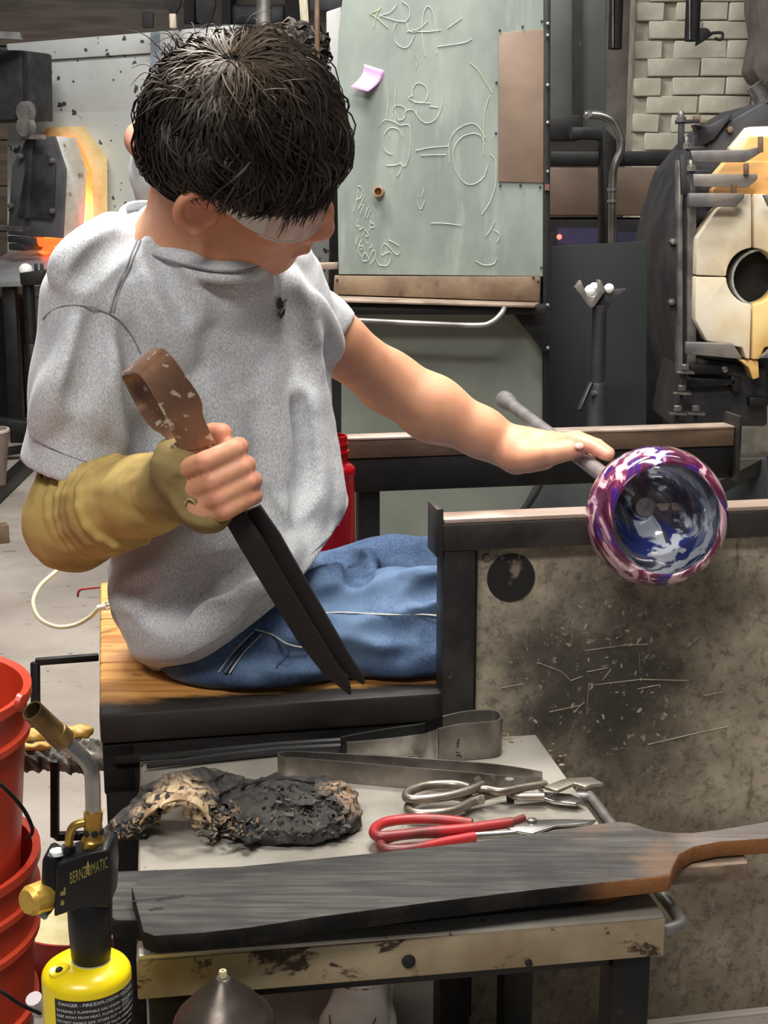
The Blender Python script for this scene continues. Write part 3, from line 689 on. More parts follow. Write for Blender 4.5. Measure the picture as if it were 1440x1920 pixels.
quads = [([(1305, 516), (1307, 446), (1345, 392), (1388, 364), (1409, 364)] + arc(93, 180), cream), ([(1305, 519)] + [(1303, 598), (1325, 640), (1392, 652), (1398, 672), (1406, 674)] + arc(267, 182), cream),
         ([(1413, 364), (1436, 364), (1478, 392), (1517, 446), (1519, 516)] + arc(0, 88), cream), ([(1519, 519), (1521, 598), (1499, 640), (1434, 652), (1424, 674), (1410, 674)] + arc(270, 358), amber)]
for q_, m_ in quads: plate(q_, GD - .1, .08, 'refractory_block', m_, gh, bevel=.004)
MB().lathe([(.001, .004), (.085, .004), (.085, .010), (.001, .010)], P(cx, cy, GD), (0, -1, 0), 24).build('dark_chamber', K['soot'], gh)
MB().lathe([(.068, .0), (.074, .0), (.074, .07), (.068, .07)], P(cx, cy, GD - .012), (0, -1, 0), 32, closed=True).build('hole_sleeve', pm('sleeve_ash', (180, 176, 166), (120, 130, 132), 20, .7), gh, smooth=40)
# stepped upper blocks
warm = pm('warm_refractory', (232, 170, 96), (240, 196, 132), 5, .8, bump=.15)
for q_, off, m_ in (([(1370, 278), (1404, 238), (1460, 236), (1494, 278), (1490, 300), (1374, 300)], .05, cream), ([(1378, 302), (1406, 256), (1458, 256), (1486, 302), (1486, 330), (1378, 330)], .06, warm), ([(1338, 330), (1362, 302), (1500, 302), (1526, 330), (1526, 345), (1338, 345)], .075, warm), ([(1336, 356), (1360, 330), (1504, 330), (1528, 356), (1528, 366), (1336, 366)], .085, warm)):
    plate(q_, GD - off, .05, 'upper_block', m_, gh, bevel=.004)
straps = [([(1294, 282), (1400, 281), (1430, 274), (1430, 284), (1412, 296), (1398, 304), (1300, 305)], .13), ([(1300, 326), (1421, 326), (1421, 336), (1402, 352), (1300, 350)], .145), ([(1291, 362), (1396, 362), (1396, 371), (1380, 388), (1291, 388)], .16), ([(1286, 641), (1374, 644), (1390, 668), (1392, 674), (1286, 664)], .13), ([(1432, 365), (1460, 365), (1460, 388), (1442, 388)], .16), ([(1425, 672), (1448, 650), (1500, 650), (1500, 672)], .13)]
strap_m = pm('strap_steel', (150, 140, 130), (108, 106, 108), 10, .45, .5, bump=.12, spot=(200, 180, 150), sscale=7)
for q_, off in straps: plate(q_, GD - off, .02, 'hinge_strap', strap_m, gh, bevel=.003)
for x, y0, y1 in ((1426, 256, 286), (1399, 306, 328), (1376, 344, 362)):
    MB().bar(P(x, y0, GD - .15), P(x, y1, GD - .15), .012, .012).build('strap_pin', K['rust'], gh, bevel=.002)
for x, y, h_ in ((1277, 207, 22), (1287, 255, 24), (1295, 299, 22)):
    b = P(x, y + h_, GD - .12); tp = P(x, y, GD - .12)
    MB().tube([b, b + (tp - b) * .6, b + (tp - b) * .85, tp], [.0085, .0085, .007, .003], 10).build('hinge_bolt', K['greysteel'], gh, smooth=40)
    MB().lathe([(.013, 0), (.013, .012), (.009, .014)], b, (0, 0, 1), 6).build('hinge_nut', K['greysteel'], gh, smooth=30)
for x0_, y0_, x1_, y1_, w_ in ((1278, 228, 1276, 280, .014), (1266, 229, 1312, 227, .01), (1287, 279, 1322, 279, .012), (1283, 322, 1330, 322, .01), (1280, 290, 1283, 365, .016), (1288, 330, 1290, 370, .012)):
    MB().bar(P(x0_, y0_, GD - .12), P(x1_, y1_, GD - .12), w_, w_).build('hinge_frame', K['charcoal'], gh, bevel=.002)
plate([(1302, 233), (1334, 234), (1366, 215), (1374, 216), (1340, 260), (1308, 280), (1310, 250)], GD - .02, .05, 'bracket', K['charcoal'], gh, bevel=.003)
plate([(1303, 216), (1315, 216), (1315, 226), (1325, 222), (1325, 232), (1303, 230)], GD - .06, .03, 'bracket_nut', K['rust'], gh, bevel=.002)
MB().tube([P(1413, 160, GD + .1), P(1434, 194, GD + .1)], .022, 16).build('burner_pipe', K['brightsteel'], gh, smooth=40)
MB().tube([P(1430, 158, GD + .13), P(1455, 190, GD + .13)], .026, 16).build('burner_sleeve', K['soot'], gh, smooth=40)
# lower mechanism
plate([(1290, 668), (1440, 690), (1440, 800), (1260, 800), (1270, 740)], GD - .03, .3, 'carriage', K['charcoal'], gh, bevel=.01)
plate([(1388, 676), (1422, 676), (1424, 708), (1412, 712), (1404, 690)], GD - .09, .06, 'lower_block', amber, gh, bevel=.003)
for q_ in ([(1294, 684), (1358, 684), (1358, 702), (1294, 702)], [(1285, 708), (1380, 712), (1378, 722), (1300, 726), (1286, 720)], [(1370, 705), (1392, 708), (1386, 735), (1374, 735)], [(1405, 745), (1440, 745), (1440, 762), (1405, 762)]):
    plate(q_, GD - .07, .03, 'lower_bracket', K['blacksteel'], gh, bevel=.003)
for x, y in ((1284, 693), (1278, 732), (1270, 770), (1304, 770)):
    MB().lathe([(.010, 0), (.010, .012), (.008, .014)], P(x, y, GD - .12), (0, 0, 1), 6).build('clamp_nut', K['greysteel'], gh, smooth=30)
    MB().box(P(x, y + 5, GD - .12), (.045, .03, .006)).build('clamp_plate', K['brightsteel'], gh, bevel=.001)
    MB().tube([P(x, y + 6, GD - .12), P(x, y + 38, GD - .12)], .005, 8).build('clamp_rod', K['soot'], gh)
MB().lathe([(0, .012), (.008, .01), (.009, 0)], P(1358, 692, GD - .075), (0, -1, 0), 10).build('set_bolt', K['brightsteel'], gh, smooth=40)
for xa, xb in ((1262, 1300), (1500, 1560)):
    MB().box((P((xa + xb) / 2, 800, GD + .2).x, GD + .22, .3), (.05, .3, .6)).build('leg', K['blacksteel'], gh)
o = MB(); o.bar(P(1285, 940, 2.8), P(1440, 860, 3.2), .03, .03); o = o.build('cart_strut', K['blacksteel'], gh); 
# ================================================================== glassblower's bench
BA = math.radians(10.8); b1 = V((math.cos(BA), math.sin(BA), 0)); b2 = V((-math.sin(BA), math.cos(BA), 0)); b3 = V((0, 0, 1))
B0 = V((-.335, 1.613, 0))
def B(s, t_, z): return B0 + b1 * s + b2 * t_ + b3 * z
def bbox(s0, s1, t0, t1, z0, z1): return MB().box(B((s0 + s1) / 2, (t0 + t1) / 2, (z0 + z1) / 2), (s1 - s0, t1 - t0, z1 - z0), (b1, b2, b3))
bench = root('gaffer_bench', B(.4, .3, 0), "glassblower's bench with a scorched wooden seat, two rails and a scratched side panel", 'bench')
t = NT('seat_wood')
mv = t.mapping((1, 1, 1), (0, 0, -BA))
g = t.noise(5, 6, .6, .6, t.mapping((.9, 9, 4), (0, 0, -BA)))
wc = t.mix(t.ramp(g, .35, .65), lin((216, 160, 88)), lin((176, 116, 56)))
wc = t.mix(t.ramp(t.noise(7, 5, .6, 1), .62, .72), wc, lin((118, 74, 40)))
# scorched towards the worn front edge
sep = t.n.new('ShaderNodeSeparateXYZ'); mp = t.n.new('ShaderNodeMapping'); mp.vector_type = 'TEXTURE'; mp.inputs['Location'].default_value = tuple(B0); mp.inputs['Rotation'].default_value = (0, 0, BA)
t.lk(t.tc, mp.inputs[0]); t.lk(mp.outputs[0], sep.inputs[0])
wear = t.math('ADD', sep.outputs['Y'], t.math('MULTIPLY', t.math('SUBTRACT', t.noise(6, 5, .6, vec=t.mapping((1, 3, 1), (0, 0, -BA))), .5), .11))
wc = t.mix(t.ramp(wear, .062, .028), wc, lin((34, 28, 24)))
t.bump(g, .25)
seat_m = t.done(wc, .55)
bl_m = pm('charred_apron', (20, 19, 18), (34, 31, 29), 9, .8, spec=.2, stretch=(1, 1, 5), bump=.35, bscale=40, spot=(92, 84, 74), sscale=26, slo=.70, shi=.76)
for k_, (ta, tb) in enumerate(((0, .2), (.2025, .405), (.4075, .61))):
    bbox(-.002, .43, ta, tb, .462, .50).build('seat_plank', seat_m, bench, bevel=.005)
bbox(.0, .47, .004, .03, .395, .4615).build('front_apron', bl_m, bench, bevel=.004)
bbox(.0, .025, .03, .58, .40, .4615).build('side_apron', bl_m, bench, bevel=.004)
bbox(.0, .47, .58, .605, .40, .4615).build('back_apron', bl_m, bench, bevel=.004)
bbox(.012, .47, -.004, .004, .437, .447).build('apron_moulding', bl_m, bench, bevel=.002)
for s_, t0 in ((.0, .004), (.0, .565), (.39, .565)):
    bbox(s_ + .002, s_ + .040, t0, t0 + .038, 0, .46).build('leg', K['blacksteel'], bench, bevel=.003)
RT = .722
rail_m = pm('worn_rail', (36, 34, 33), (58, 54, 50), 18, .45, .4, bump=.15, spot=(150, 138, 124), sscale=16, slo=.70, shi=.78)
cap_m = pm('polished_rail_top', (212, 192, 178), (170, 148, 134), 9, .3, .5, bump=.06)
bbox(.410, 1.30, -.012, .032, .682, RT - .006).build('near_rail', rail_m, bench, bevel=.003)
bbox(.412, 1.30, -.010, .030, RT - .0062, RT).build('near_rail_cap', cap_m, bench, bevel=.002)
bbox(.402, .411, -.014, .035, .676, RT + .014).build('end_stop', rail_m, bench, bevel=.002)
bbox(.412, .452, -.010, .028, .0, .683).build('near_post', rail_m, bench, bevel=.003)
bbox(.452, .458, .004, .024, .05, .682).build('post_flange', K['soot'], bench)
# far rail: timber on steel
frw = pm('rail_timber', (98, 78, 60), (76, 59, 45), 6, .6, stretch=(1, 6, 6), bump=.2, spot=(62, 48, 38), sscale=9, slo=.62, shi=.7)
bbox(.34, 1.055, .595, .635, .688, RT - .004).build('far_rail_timber', frw, bench, bevel=.002)
bbox(.34, 1.055, .594, .636, RT - .0042, RT).build('far_rail_cap', cap_m, bench, bevel=.0015)
bbox(.34, 1.06, .597, .640, .632, .687).build('far_rail_tube', K['blacksteel'], bench, bevel=.003)
bbox(1.056, 1.064, .585, .645, .628, RT + .018).build('far_end_stop', rail_m, bench, bevel=.002)
bbox(.415, .450, .605, .64, .0, .633).build('far_post', K['blacksteel'], bench, bevel=.003)
# scratched side panel below the near rail
t = NT('scratched_panel')
base = t.mix(t.ramp(t.noise(7, 6, .65), .35, .65), lin((176, 164, 142)), lin((138, 126, 108)))
pr = t.ramp(t.noise(75, 8, .8, .3), .48, .62)
soot_c = B(.62, -.0, .50)
dd = t.math('ADD', t.dist(tuple(soot_c)), t.math('MULTIPLY', t.math('SUBTRACT', t.noise(9, 6, .65), .5), .26))
sootmask = t.ramp(dd, .20, .06)
low = t.math('MULTIPLY', t.ramp(t.noise(4, 5, .6), .42, .62), .55)
base = t.mix(low, base, lin((84, 74, 62)))
base = t.mix(t.math('MULTIPLY', pr, .55), base, lin((58, 52, 45)))
base = t.mix(t.math('MULTIPLY', sootmask, .88), base, lin((40, 37, 33)))
flk = t.ramp(t.noise(90, 6, .75, .6), .60, .64)
base = t.mix(t.math('MULTIPLY', flk, .8), base, lin((150, 140, 122)))
# vertical drips near the bottom
dr_ = t.ramp(t.noise(30, 4, .6, vec=t.mapping((1, 1, .14))), .64, .70)
base = t.mix(t.math('MULTIPLY', dr_, .5), base, lin((44, 36, 30)))
t.bump(t.noise(55, 5, .6), .15)
pan_m = t.done(base, .6, .15)
pan = bbox(.456, 1.32, .008, .016, .012, .684).build('side_panel', pan_m, bench, bevel=.0015)
tag(pan, 'scratched grey-brown side panel with a soot patch')
pcx = PL(958, 1083, B(.5, .008, 0), -b2)
MB().lathe([(0, .002), (.030, .002), (.0305, 0)], pcx, -b2, 40).build('hole_disc', pm('hole_dark', (20, 19, 18), (120, 108, 94), 34, .7, lo=.58, hi=.70, bump=.3), bench, smooth=30)  # dark disc stands in for a hole, its shade painted with debris flecks
pcx = PL(912, 1045, B(.5, .008, 0), -b2)
MB().lathe([(.002, .0035), (.0042, .003), (.0052, 0)], pcx, -b2, 16).build('panel_screw', K['greysteel'], bench, smooth=30)
# pale scratches cut in the soot
scr = pm('scratch', (168, 158, 138), (140, 130, 112), 60, .7, bump=0)
for ln in [[(1008, 1242), (1050, 1258), (1070, 1276), (1092, 1268)], [(1115, 1284), (1200, 1274), (1288, 1276)], [(1096, 1220), (1170, 1210), (1215, 1208)], [(1062, 1190), (1068, 1150)], [(1070, 1212), (1078, 1150)], [(1215, 1396), (1300, 1376), (1366, 1362)], [(1290, 1212), (1312, 1194)], [(1100, 1260), (1140, 1252)], [(1030, 1335), (1090, 1322)], [(1100, 1340), (1104, 1280)], [(1200, 1262), (1198, 1226)], [(1195, 1292), (1236, 1284)], [(1320, 1304), (1356, 1298)], [(940, 1290), (982, 1282)], [(1130, 1275), (1146, 1254)], [(1075, 1336), (1096, 1316)]]:
    MB().tube([PL(x, y, B(.5, .0076, 0), -b2) for x, y in ln], .0011, 5, flat=.5).build('scratch_mark', scr, pan)
random.seed(3)
for i in range(60):
    x = random.gauss(1170, 90); y = random.gauss(1270, 90)
    if x < 900 or x > 1430 or y < 1110: continue
    p = PL(x, y, B(.5, .0076, 0), -b2); n_ = random.randint(4, 6); a0 = random.random() * 6.28
    el = random.uniform(.0014, .0045); tilt = random.random() * 3
    poly = []
    for j in range(n_):
        a = a0 + j * 6.283 / n_; u, v = el * math.cos(a) * random.uniform(.6, 1.4), el * .45 * math.sin(a) * random.uniform(.6, 1.3)
        poly.append(p + b1 * (u * math.cos(tilt) - v * math.sin(tilt)) + b3 * (u * math.sin(tilt) + v * math.cos(tilt)))
    MB().prism(poly, b2 * .0006).build('paint_chip', scr, pan)
# left side: crusted side shelf and brackets
crust = pm('crusted_paper', (120, 114, 104), (64, 60, 56), 24, .8, bump=.9, bscale=30, bd=.012, spot=(196, 186, 168), sscale=34, slo=.60, shi=.68)
br = MB(); q = [PZ(185, 1232, .468), PZ(66, 1241, .468)]
br.bar(q[0], q[1], .010, .010); br.bar(q[1], q[1] + V((-.002, -.015, -.135)), .012, .010)
br.build('side_bracket', K['blacksteel'], bench, bevel=.002)
br = MB(); q = [P(103, 1425, 1.70), P(103, 1568, 1.70), P(190, 1566, 1.74)]
br.bar(q[0], q[1], .013, .010); br.bar(q[1], q[2], .013, .010); br.build('lower_bracket', K['blacksteel'], bench, bevel=.002)
sh = SDF((-.56, 1.56, .33), (-.28, 1.86, .44), .0035)
tp = [PZ(2, 1412, .392), PZ(60, 1392, .392), PZ(196, 1385, .392), PZ(190, 1428, .392)]
sh.cap(PZ(45, 1404, .388), PZ(186, 1400, .388), .022, .02, .01); sh.cap(PZ(40, 1412, .388), PZ(180, 1422, .388), .02, .018, .012); sh.cap(PZ(20, 1412, .388), PZ(60, 1402, .388), .012, .018, .01)
sh.cut((0, 0, .394), (0, 0, 1), k=.01)
sh.disp(lambda X, Y, Z: .004 * np.sin(X * 190 + 3 * np.sin(Y * 130)) * np.sin(Y * 170 + 2 * np.sin(X * 90)) + .003 * np.sin(X * 370 + Y * 300 + Z * 260))
o = sh.build('crusted_shelf', crust, bench, 0); tag(o, 'crusted side shelf wrapped in charred paper')
wax_m = pm('yellow_wax', (216, 176, 92), (186, 140, 62), 26, .5, bump=.4, spot=(96, 66, 36), sscale=22, slo=.62, shi=.7)
for (xa, ya, xb, yb, rr, lab) in ((48, 1378, 82, 1376, .011, 'lump of yellow wax at the outer end of the crusted shelf'), (108, 1374, 160, 1370, .011, 'long lump of yellow wax against the bench on the crusted shelf'), (50, 1398, 84, 1396, .008, 'thin flat piece of yellow wax at the front of the crusted shelf')):
    a, b = PZ(xa, ya, .402), PZ(xb, yb, .402)
    s_ = SDF(np.minimum(a, b) - .02, np.maximum(a, b) + .02, .0022); s_.cap(a, b, rr, rr * 1.05, .004)
    s_.cut((0, 0, .392), (0, 0, -1)); s_.cut((0, 0, .392 + rr * 1.6), (0, 0, 1), k=.006)
    s_.disp(lambda X, Y, Z: .0016 * np.sin(X * 260 + 40 * Y) * np.sin(Z * 420 + Y * 200))
    tag(s_.build('wax_lump', wax_m, None, 1), lab, 'wax', 'wax pieces on the side shelf')
o = MB().tube(spline([P(120, 1060, 2.03), P(97, 1078, 2.0), P(72, 1103, 1.98), P(62, 1132, 1.96), P(74, 1160, 1.95), P(105, 1175, 1.95), P(140, 1172, 1.95), P(170, 1156, 1.95), P(186, 1140, 1.95), P(205, 1134, 1.96), P(225, 1128, 1.98)], 6), .0031, 10).build('cord', pm('cream_cord', (222, 214, 180), (206, 198, 164), 40, .6, bump=.05), smooth=60)
tag(o, 'cream looped cord hanging off the back of the seat', 'cord')
MB().lathe([(.0045, 0), (.0045, .012)], P(183, 1141, 1.95), (1, .1, .25), 10).build('cord_tie', pm('white_tie', (230, 226, 210), None, bump=0), o, smooth=40)
MB().tube(spline([P(184, 1138, 1.95), P(200, 1142, 1.95), P(214, 1132, 1.955), P(204, 1128, 1.955), P(190, 1134, 1.95)], 4), .0016, 8).build('cord_knot', o.data.materials[0], o, smooth=60)
o = MB().tube(spline([P(146, 1119, 2.05), P(149, 1107, 2.05), P(168, 1103, 2.05), P(188, 1101, 2.05)], 4), .0018, 8).build('wire_hook', pm('red_wire', (150, 44, 48), (90, 34, 36), 40, .4), smooth=60)
tag(o, 'thin red bent wire hooked on the back of the seat', 'wire')

# ================================================================== blowpipe and glass
pf, pg = PZ(946, 744, .742), PZ(1232, 968, .742)
pf.z = .737; ax = (pg - pf).normalized(); Lp = (pg - pf).length
rk = root('blowpipe', pf, 'grey steel blowpipe resting across both bench rails', 'blowpipe')
MB().lathe([(.006, 0), (.0165, 0), (.0168, .004), (.0158, .03), (.0112, .09), (.0108, .2), (.0108, Lp - .05)], pf, ax, 20).build('tube', pm('pipe_steel', (172, 166, 166), (140, 134, 134), 22, .35, .7, bump=.08), rk, smooth=50)
MB().lathe([(.0, 0), (.0125, 0), (.0125, .19), (.0, .19)], pf + ax * (Lp - .24), ax, 20).build('heated_collar', pm('heat_blued_steel', (150, 140, 138), (120, 104, 98), 18, .35, .7), rk, smooth=50)
gl = root('glass_bowl', pg - V((0, 0, .08)), 'round purple glass bowl with white and blue swirls on the blowpipe', 'bowl')
gx = ax.copy(); gx = (gx + V((.02, 0, .10))).normalized()
GR = .0805; g0 = pg - gx * .02
def gmat(name, deep, mid, pale, trans, sc, seedrot, blue=None, dens=1.0):
    t = NT(name)
    # swirl: twist coordinates about the axis before the noise
    tc = t.n.new('ShaderNodeMapping'); tc.vector_type = 'TEXTURE'; tc.inputs['Location'].default_value = tuple(pg)
    q_ = gx.to_track_quat('Z', 'Y').to_euler(); tc.inputs['Rotation'].default_value = q_
    t.lk(t.tc, tc.inputs[0])
    ln = t.n.new('ShaderNodeVectorMath'); ln.operation = 'LENGTH'; t.lk(tc.outputs[0], ln.inputs[0])
    vr = t.n.new('ShaderNodeVectorRotate'); vr.rotation_type = 'Z_AXIS'; t.lk(tc.outputs[0], vr.inputs['Vector']); t.lk(t.math('MULTIPLY', ln.outputs['Value'], 34.0), vr.inputs['Angle'])
    swirl = vr.outputs[0]
    n1 = t.noise(sc * 3.2, 4, .5, .8, vec=t.mapping((1, .20, 1), seedrot, swirl))
    n2 = t.noise(sc * 2.0, 3, .5, 1.0, vec=t.mapping((1, .26, .8), seedrot, swirl))
    c = t.mix(t.ramp(n1, .36, .58), lin(deep), lin(mid))
    if blue: c = t.mix(t.ramp(n2, .50, .58), c, lin(blue))
    pl_ = t.ramp(n1, .51, .59)
    c = t.mix(pl_, c, lin(pale))
    gnode = t.n.new('ShaderNodeBsdfTransparent'); t.val(gnode.inputs['Color'], t.mix(.35, lin((255, 255, 255)), c))
    mixs = t.n.new('ShaderNodeMixShader')
    op = t.math('ADD', t.math('MULTIPLY', t.ramp(n2, .40, .62), .45 * dens), t.math('MULTIPLY', pl_, .6 * dens))
    fac = t.math('MINIMUM', t.math('ADD', op, 1 - trans), 1.0)
    t.lk(fac, mixs.inputs[0]); t.lk(gnode.outputs[0], mixs.inputs[1]); t.lk(t.b.outputs[0], mixs.inputs[2])
    gls = t.n.new('ShaderNodeBsdfGlossy'); gls.inputs['Roughness'].default_value = .03
    fr_ = t.n.new('ShaderNodeFresnel'); fr_.inputs['IOR'].default_value = 1.5
    m2 = t.n.new('ShaderNodeMixShader'); t.lk(t.math('MINIMUM', fr_.outputs[0], .6), m2.inputs[0]); t.lk(mixs.outputs[0], m2.inputs[1]); t.lk(gls.outputs[0], m2.inputs[2])
    t.lk(m2.outputs[0], t.out.inputs['Surface'])
    return t.done(c, .12, 0, Specular_IOR_Level=.4)
outer_m = gmat('purple_glass', (84, 26, 56), (140, 58, 92), (214, 176, 184), .35, 17, (.3, .2, .9), (66, 34, 110))
inner_m = gmat('swirled_glass', (52, 58, 76), (116, 126, 146), (232, 238, 246), .66, 15, (.1, .5, .2), (44, 66, 150), 1.15)
# profile along axis toward the viewer: back (neck) to rim
prof = [(.013, -.075), (.022, -.068), (.040, -.058), (.060, -.040), (.074, -.016), (GR, .010), (.0795, .032), (.0735, .050), (.0675, .0575)]
inpr = [(.0645, .0565), (.066, .048), (.070, .032), (.0715, .012), (.0665, -.010), (.054, -.032), (.036, -.046), (.018, -.052), (.008, -.046), (.0005, -.040)]
def smoothp(p, n=4): return [(v.x, v.y) for v in spline([V((a, b, 0)) for a, b in p], n)]
MB().lathe(smoothp(prof) + [(.0655, .0592), (.0645, .0565)], g0, gx, 72, capstart=True, capend=False).build('outer_wall', outer_m, gl, smooth=70)
MB().lathe(smoothp(inpr), g0, gx, 72, capstart=False, capend=False).build('inner_wall', inner_m, gl, smooth=70)
MB().lathe([(.0635 + .0022 * math.cos(a), .0575 + .0022 * math.sin(a)) for a in [i * math.pi / 4 for i in range(8)]], g0, gx, 72, closed=True).build('rim', outer_m, gl, smooth=70)
MB().lathe(smoothp([(.014, -.052), (.0135, -.044), (.010, -.036), (.005, -.033), (.0003, -.0325)]), g0, gx, 32, capstart=False).build('inner_knob', inner_m, gl, smooth=70)
# ================================================================== tool cart
CA = math.radians(9.0); k1 = V((math.cos(CA), math.sin(CA), 0)); k2 = V((-math.sin(CA), math.cos(CA), 0)); C0 = V((-.216, 1.148, 0)); CT = .45
def Cc(s, t_, z): return C0 + k1 * s + k2 * t_ + b3 * z
def cbox(s0, s1, t0, t1, z0, z1): return MB().box(Cc((s0 + s1) / 2, (t0 + t1) / 2, (z0 + z1) / 2), (s1 - s0, t1 - t0, z1 - z0), (k1, k2, b3))
cart = root('tool_cart', Cc(.24, .24, 0), 'small steel cart with a stained sheet metal top and black legs', 'cart')
t = NT('stained_sheet')
c_ = t.mix(t.ramp(t.noise(6, 6, .6), .35, .68), lin((196, 190, 178)), lin((158, 150, 138)))
c_ = t.mix(t.ramp(t.noise(24, 6, .65), .62, .72), c_, lin((110, 102, 90)))
c_ = t.mix(t.ramp(t.noise(70, 3, .5), .70, .75), c_, lin((64, 56, 48)))
t.bump(t.noise(45, 4), .1)
top_m = t.done(c_, .36, .45)
t = NT('rusty_lip')
c_ = t.mix(t.ramp(t.noise(7, 6, .6), .35, .68), lin((176, 160, 132)), lin((138, 120, 94)))
c_ = t.mix(t.ramp(t.noise(20, 6, .65, .5, t.mapping((1, 1, 1.8))), .565, .64), c_, lin((58, 44, 34)))
t.bump(t.noise(60, 5), .25)
lip_m = t.done(c_, .5, .3)
CW, CDp = .482, .462
cbox(0, CW, 0, CDp, CT - .006, CT).build('top_sheet', top_m, cart, bevel=.0025)
cbox(0, CW, -.001, .004, CT - .042, CT - .005).build('front_lip', lip_m, cart, bevel=.001)
cbox(CW - .004, CW + .001, .0, CDp, CT - .042, CT - .005).build('side_lip', lip_m, cart, bevel=.001)
cbox(-.001, .004, .0, CDp, CT - .042, CT - .005).build('side_lip', lip_m, cart, bevel=.001)
cbox(0, CW, CDp - .004, CDp, CT - .042, CT - .005).build('back_lip', lip_m, cart, bevel=.001)
for s_, t0 in ((.008, .008), (CW - .046, .008), (.008, CDp - .046), (CW - .046, CDp - .046)):
    cbox(s_, s_ + .038, t0, t0 + .038, .0, CT - .0425).build('leg', K['blacksteel'], cart, bevel=.003)
cbox(.046, CW - .046, .012, .035, CT - .056, CT - .0425).build('front_rail', K['blacksteel'], cart, bevel=.002)
cbox(.046, CW - .046, CDp - .035, CDp - .012, CT - .056, CT - .0425).build('back_rail', K['blacksteel'], cart, bevel=.002)
for x, y, rr in ((766, 1802, .0065), (991, 1805, .0035)):
    p = PL(x, y, Cc(.2, -.001, 0), -k2); MB().lathe([(0, .0035), (rr * .55, .004), (rr * .9, .003), (rr, 0)], p, -k2, 14).build('lip_bolt', K['soot'], cart, smooth=40)
hz = .428
MB().tube(spline([Cc(CW, .012, hz), Cc(CW + .012, .012, hz), Cc(CW + .022, .017, hz), Cc(CW + .026, .032, hz), Cc(CW + .026, .10, hz), Cc(CW + .026, .30, hz), Cc(CW + .022, .315, hz), Cc(CW, .32, hz)], 5), .0062, 12).build('side_handle', K['greysteel'], cart, smooth=60)
# ------------------------------------------------------------------ paddles
def zpoly(pts, z): return [PZ(x, y, z) for x, y in pts]
t = NT('charred_wood')
gv = t.mapping((1.4, 22, 8), (0, 0, -.1))
g = t.noise(6, 7, .68, .8, gv)
c_ = t.mix(t.ramp(g, .36, .66), lin((48, 45, 43)), lin((86, 82, 77)))
c_ = t.mix(t.ramp(t.noise(5, 5, .6), .5, .75), c_, lin((34, 32, 31)))
xs = t.n.new('ShaderNodeSeparateXYZ'); t.lk(t.tc, xs.inputs[0])
tan = t.math('MULTIPLY', t.ramp(t.math('ADD', xs.outputs['X'], t.math('MULTIPLY', t.noise(9, 5), .22)), .27, .37), t.ramp(t.noise(16, 5, .6), .40, .6))
c_ = t.mix(t.math('MULTIPLY', tan, .42), c_, lin((136, 98, 66)))
c_ = t.mix(t.ramp(xs.outputs['X'], .272, .31), c_, t.mix(t.ramp(g, .4, .62), lin((88, 79, 74)), lin((116, 105, 98))))
t.bump(t.math('ADD', g, t.noise(90, 3, .6, vec=gv)), .55)
pad_m = t.done(c_, .62)
hand_m = pm('paddle_handle_wood', (110, 100, 94), (86, 76, 70), 8, .55, stretch=(2, 10, 6), bump=.15, spot=(150, 106, 70), sscale=9, slo=.64, shi=.74)
t = NT('burnt_shaded_edge')  # near-black paddle sides: shade painted in over the charring, brown at right
xs = t.n.new('ShaderNodeSeparateXYZ'); t.lk(t.tc, xs.inputs[0])
eb = t.mix(t.ramp(t.noise(30, 5), .4, .65), lin((16, 15, 14)), lin((38, 34, 31)))
eb = t.mix(t.math('MULTIPLY', t.ramp(t.math('ADD', xs.outputs['X'], t.math('MULTIPLY', t.noise(14, 5), .14)), .22, .31), .9), eb, lin((140, 94, 56)))
t.bump(t.noise(70, 5, .7), .5)
edge_m = t.done(eb, .8, 0, Specular_IOR_Level=.2)
def char_shade_edge(o):
    o.data.materials.append(edge_m)
    for p_ in o.data.polygons:
        if abs(p_.normal.z) < .8: p_.material_index = 1
    return o
zt = .4905
blade = [(246, 1662), (262, 1648), (330, 1637), (460, 1622), (700, 1598), (900, 1576), (1040, 1556), (1105, 1545), (1160, 1539), (1182, 1541), (1205, 1549), (1230, 1556), (1262, 1560), (1300, 1560), (1350, 1554), (1440, 1539), (1520, 1526), (1600, 1518), (1612, 1536), (1600, 1556), (1520, 1562), (1440, 1571), (1350, 1577), (1300, 1587), (1274, 1601), (1264, 1620), (1257, 1640), (1150, 1652), (1000, 1668), (800, 1692), (600, 1718), (470, 1738), (380, 1748), (290, 1754), (268, 1746)]
pad = root('wooden_paddle', PZ(800, 1640, .452), 'large charred wooden paddle lying on top of another on the cart', 'paddle', 'wooden paddles on the cart')
char_shade_edge(MB().prism(zpoly(blade, zt), (0, 0, -.0175)).build('board', pad_m, pad, bevel=.0024))
hole_p = zpoly([(1560, 1532), (1580, 1529), (1584, 1538), (1562, 1541)], zt + .0004)
MB().prism(hole_p, (0, 0, -.0006)).build('hanging_hole', K['soot'], pad)
pad2 = root('wooden_paddle', PZ(700, 1690, .452), 'charred wooden paddle half hidden under the large paddle', 'paddle', 'wooden paddles on the cart')
low_b = [(200, 1640), (214, 1632), (420, 1624), (700, 1612), (900, 1590), (1150, 1572), (1180, 1590), (1184, 1630), (1172, 1650), (1140, 1660), (1000, 1672), (800, 1692), (560, 1714), (300, 1726), (215, 1724), (202, 1712)]
char_shade_edge(MB().prism(zpoly(low_b, .4718), (0, 0, -.0203)).build('blade', pad_m, pad2, bevel=.003))
MB().prism(zpoly([(1178, 1612), (1270, 1612), (1330, 1603), (1388, 1597), (1400, 1604), (1404, 1618), (1330, 1624), (1260, 1628), (1180, 1640)], .4718), (0, 0, -.0185)).build('handle', pm('lit_wood_end', (128, 108, 88), (84, 70, 58), 10, .6, stretch=(2, 10, 6)), pad2, bevel=.003)
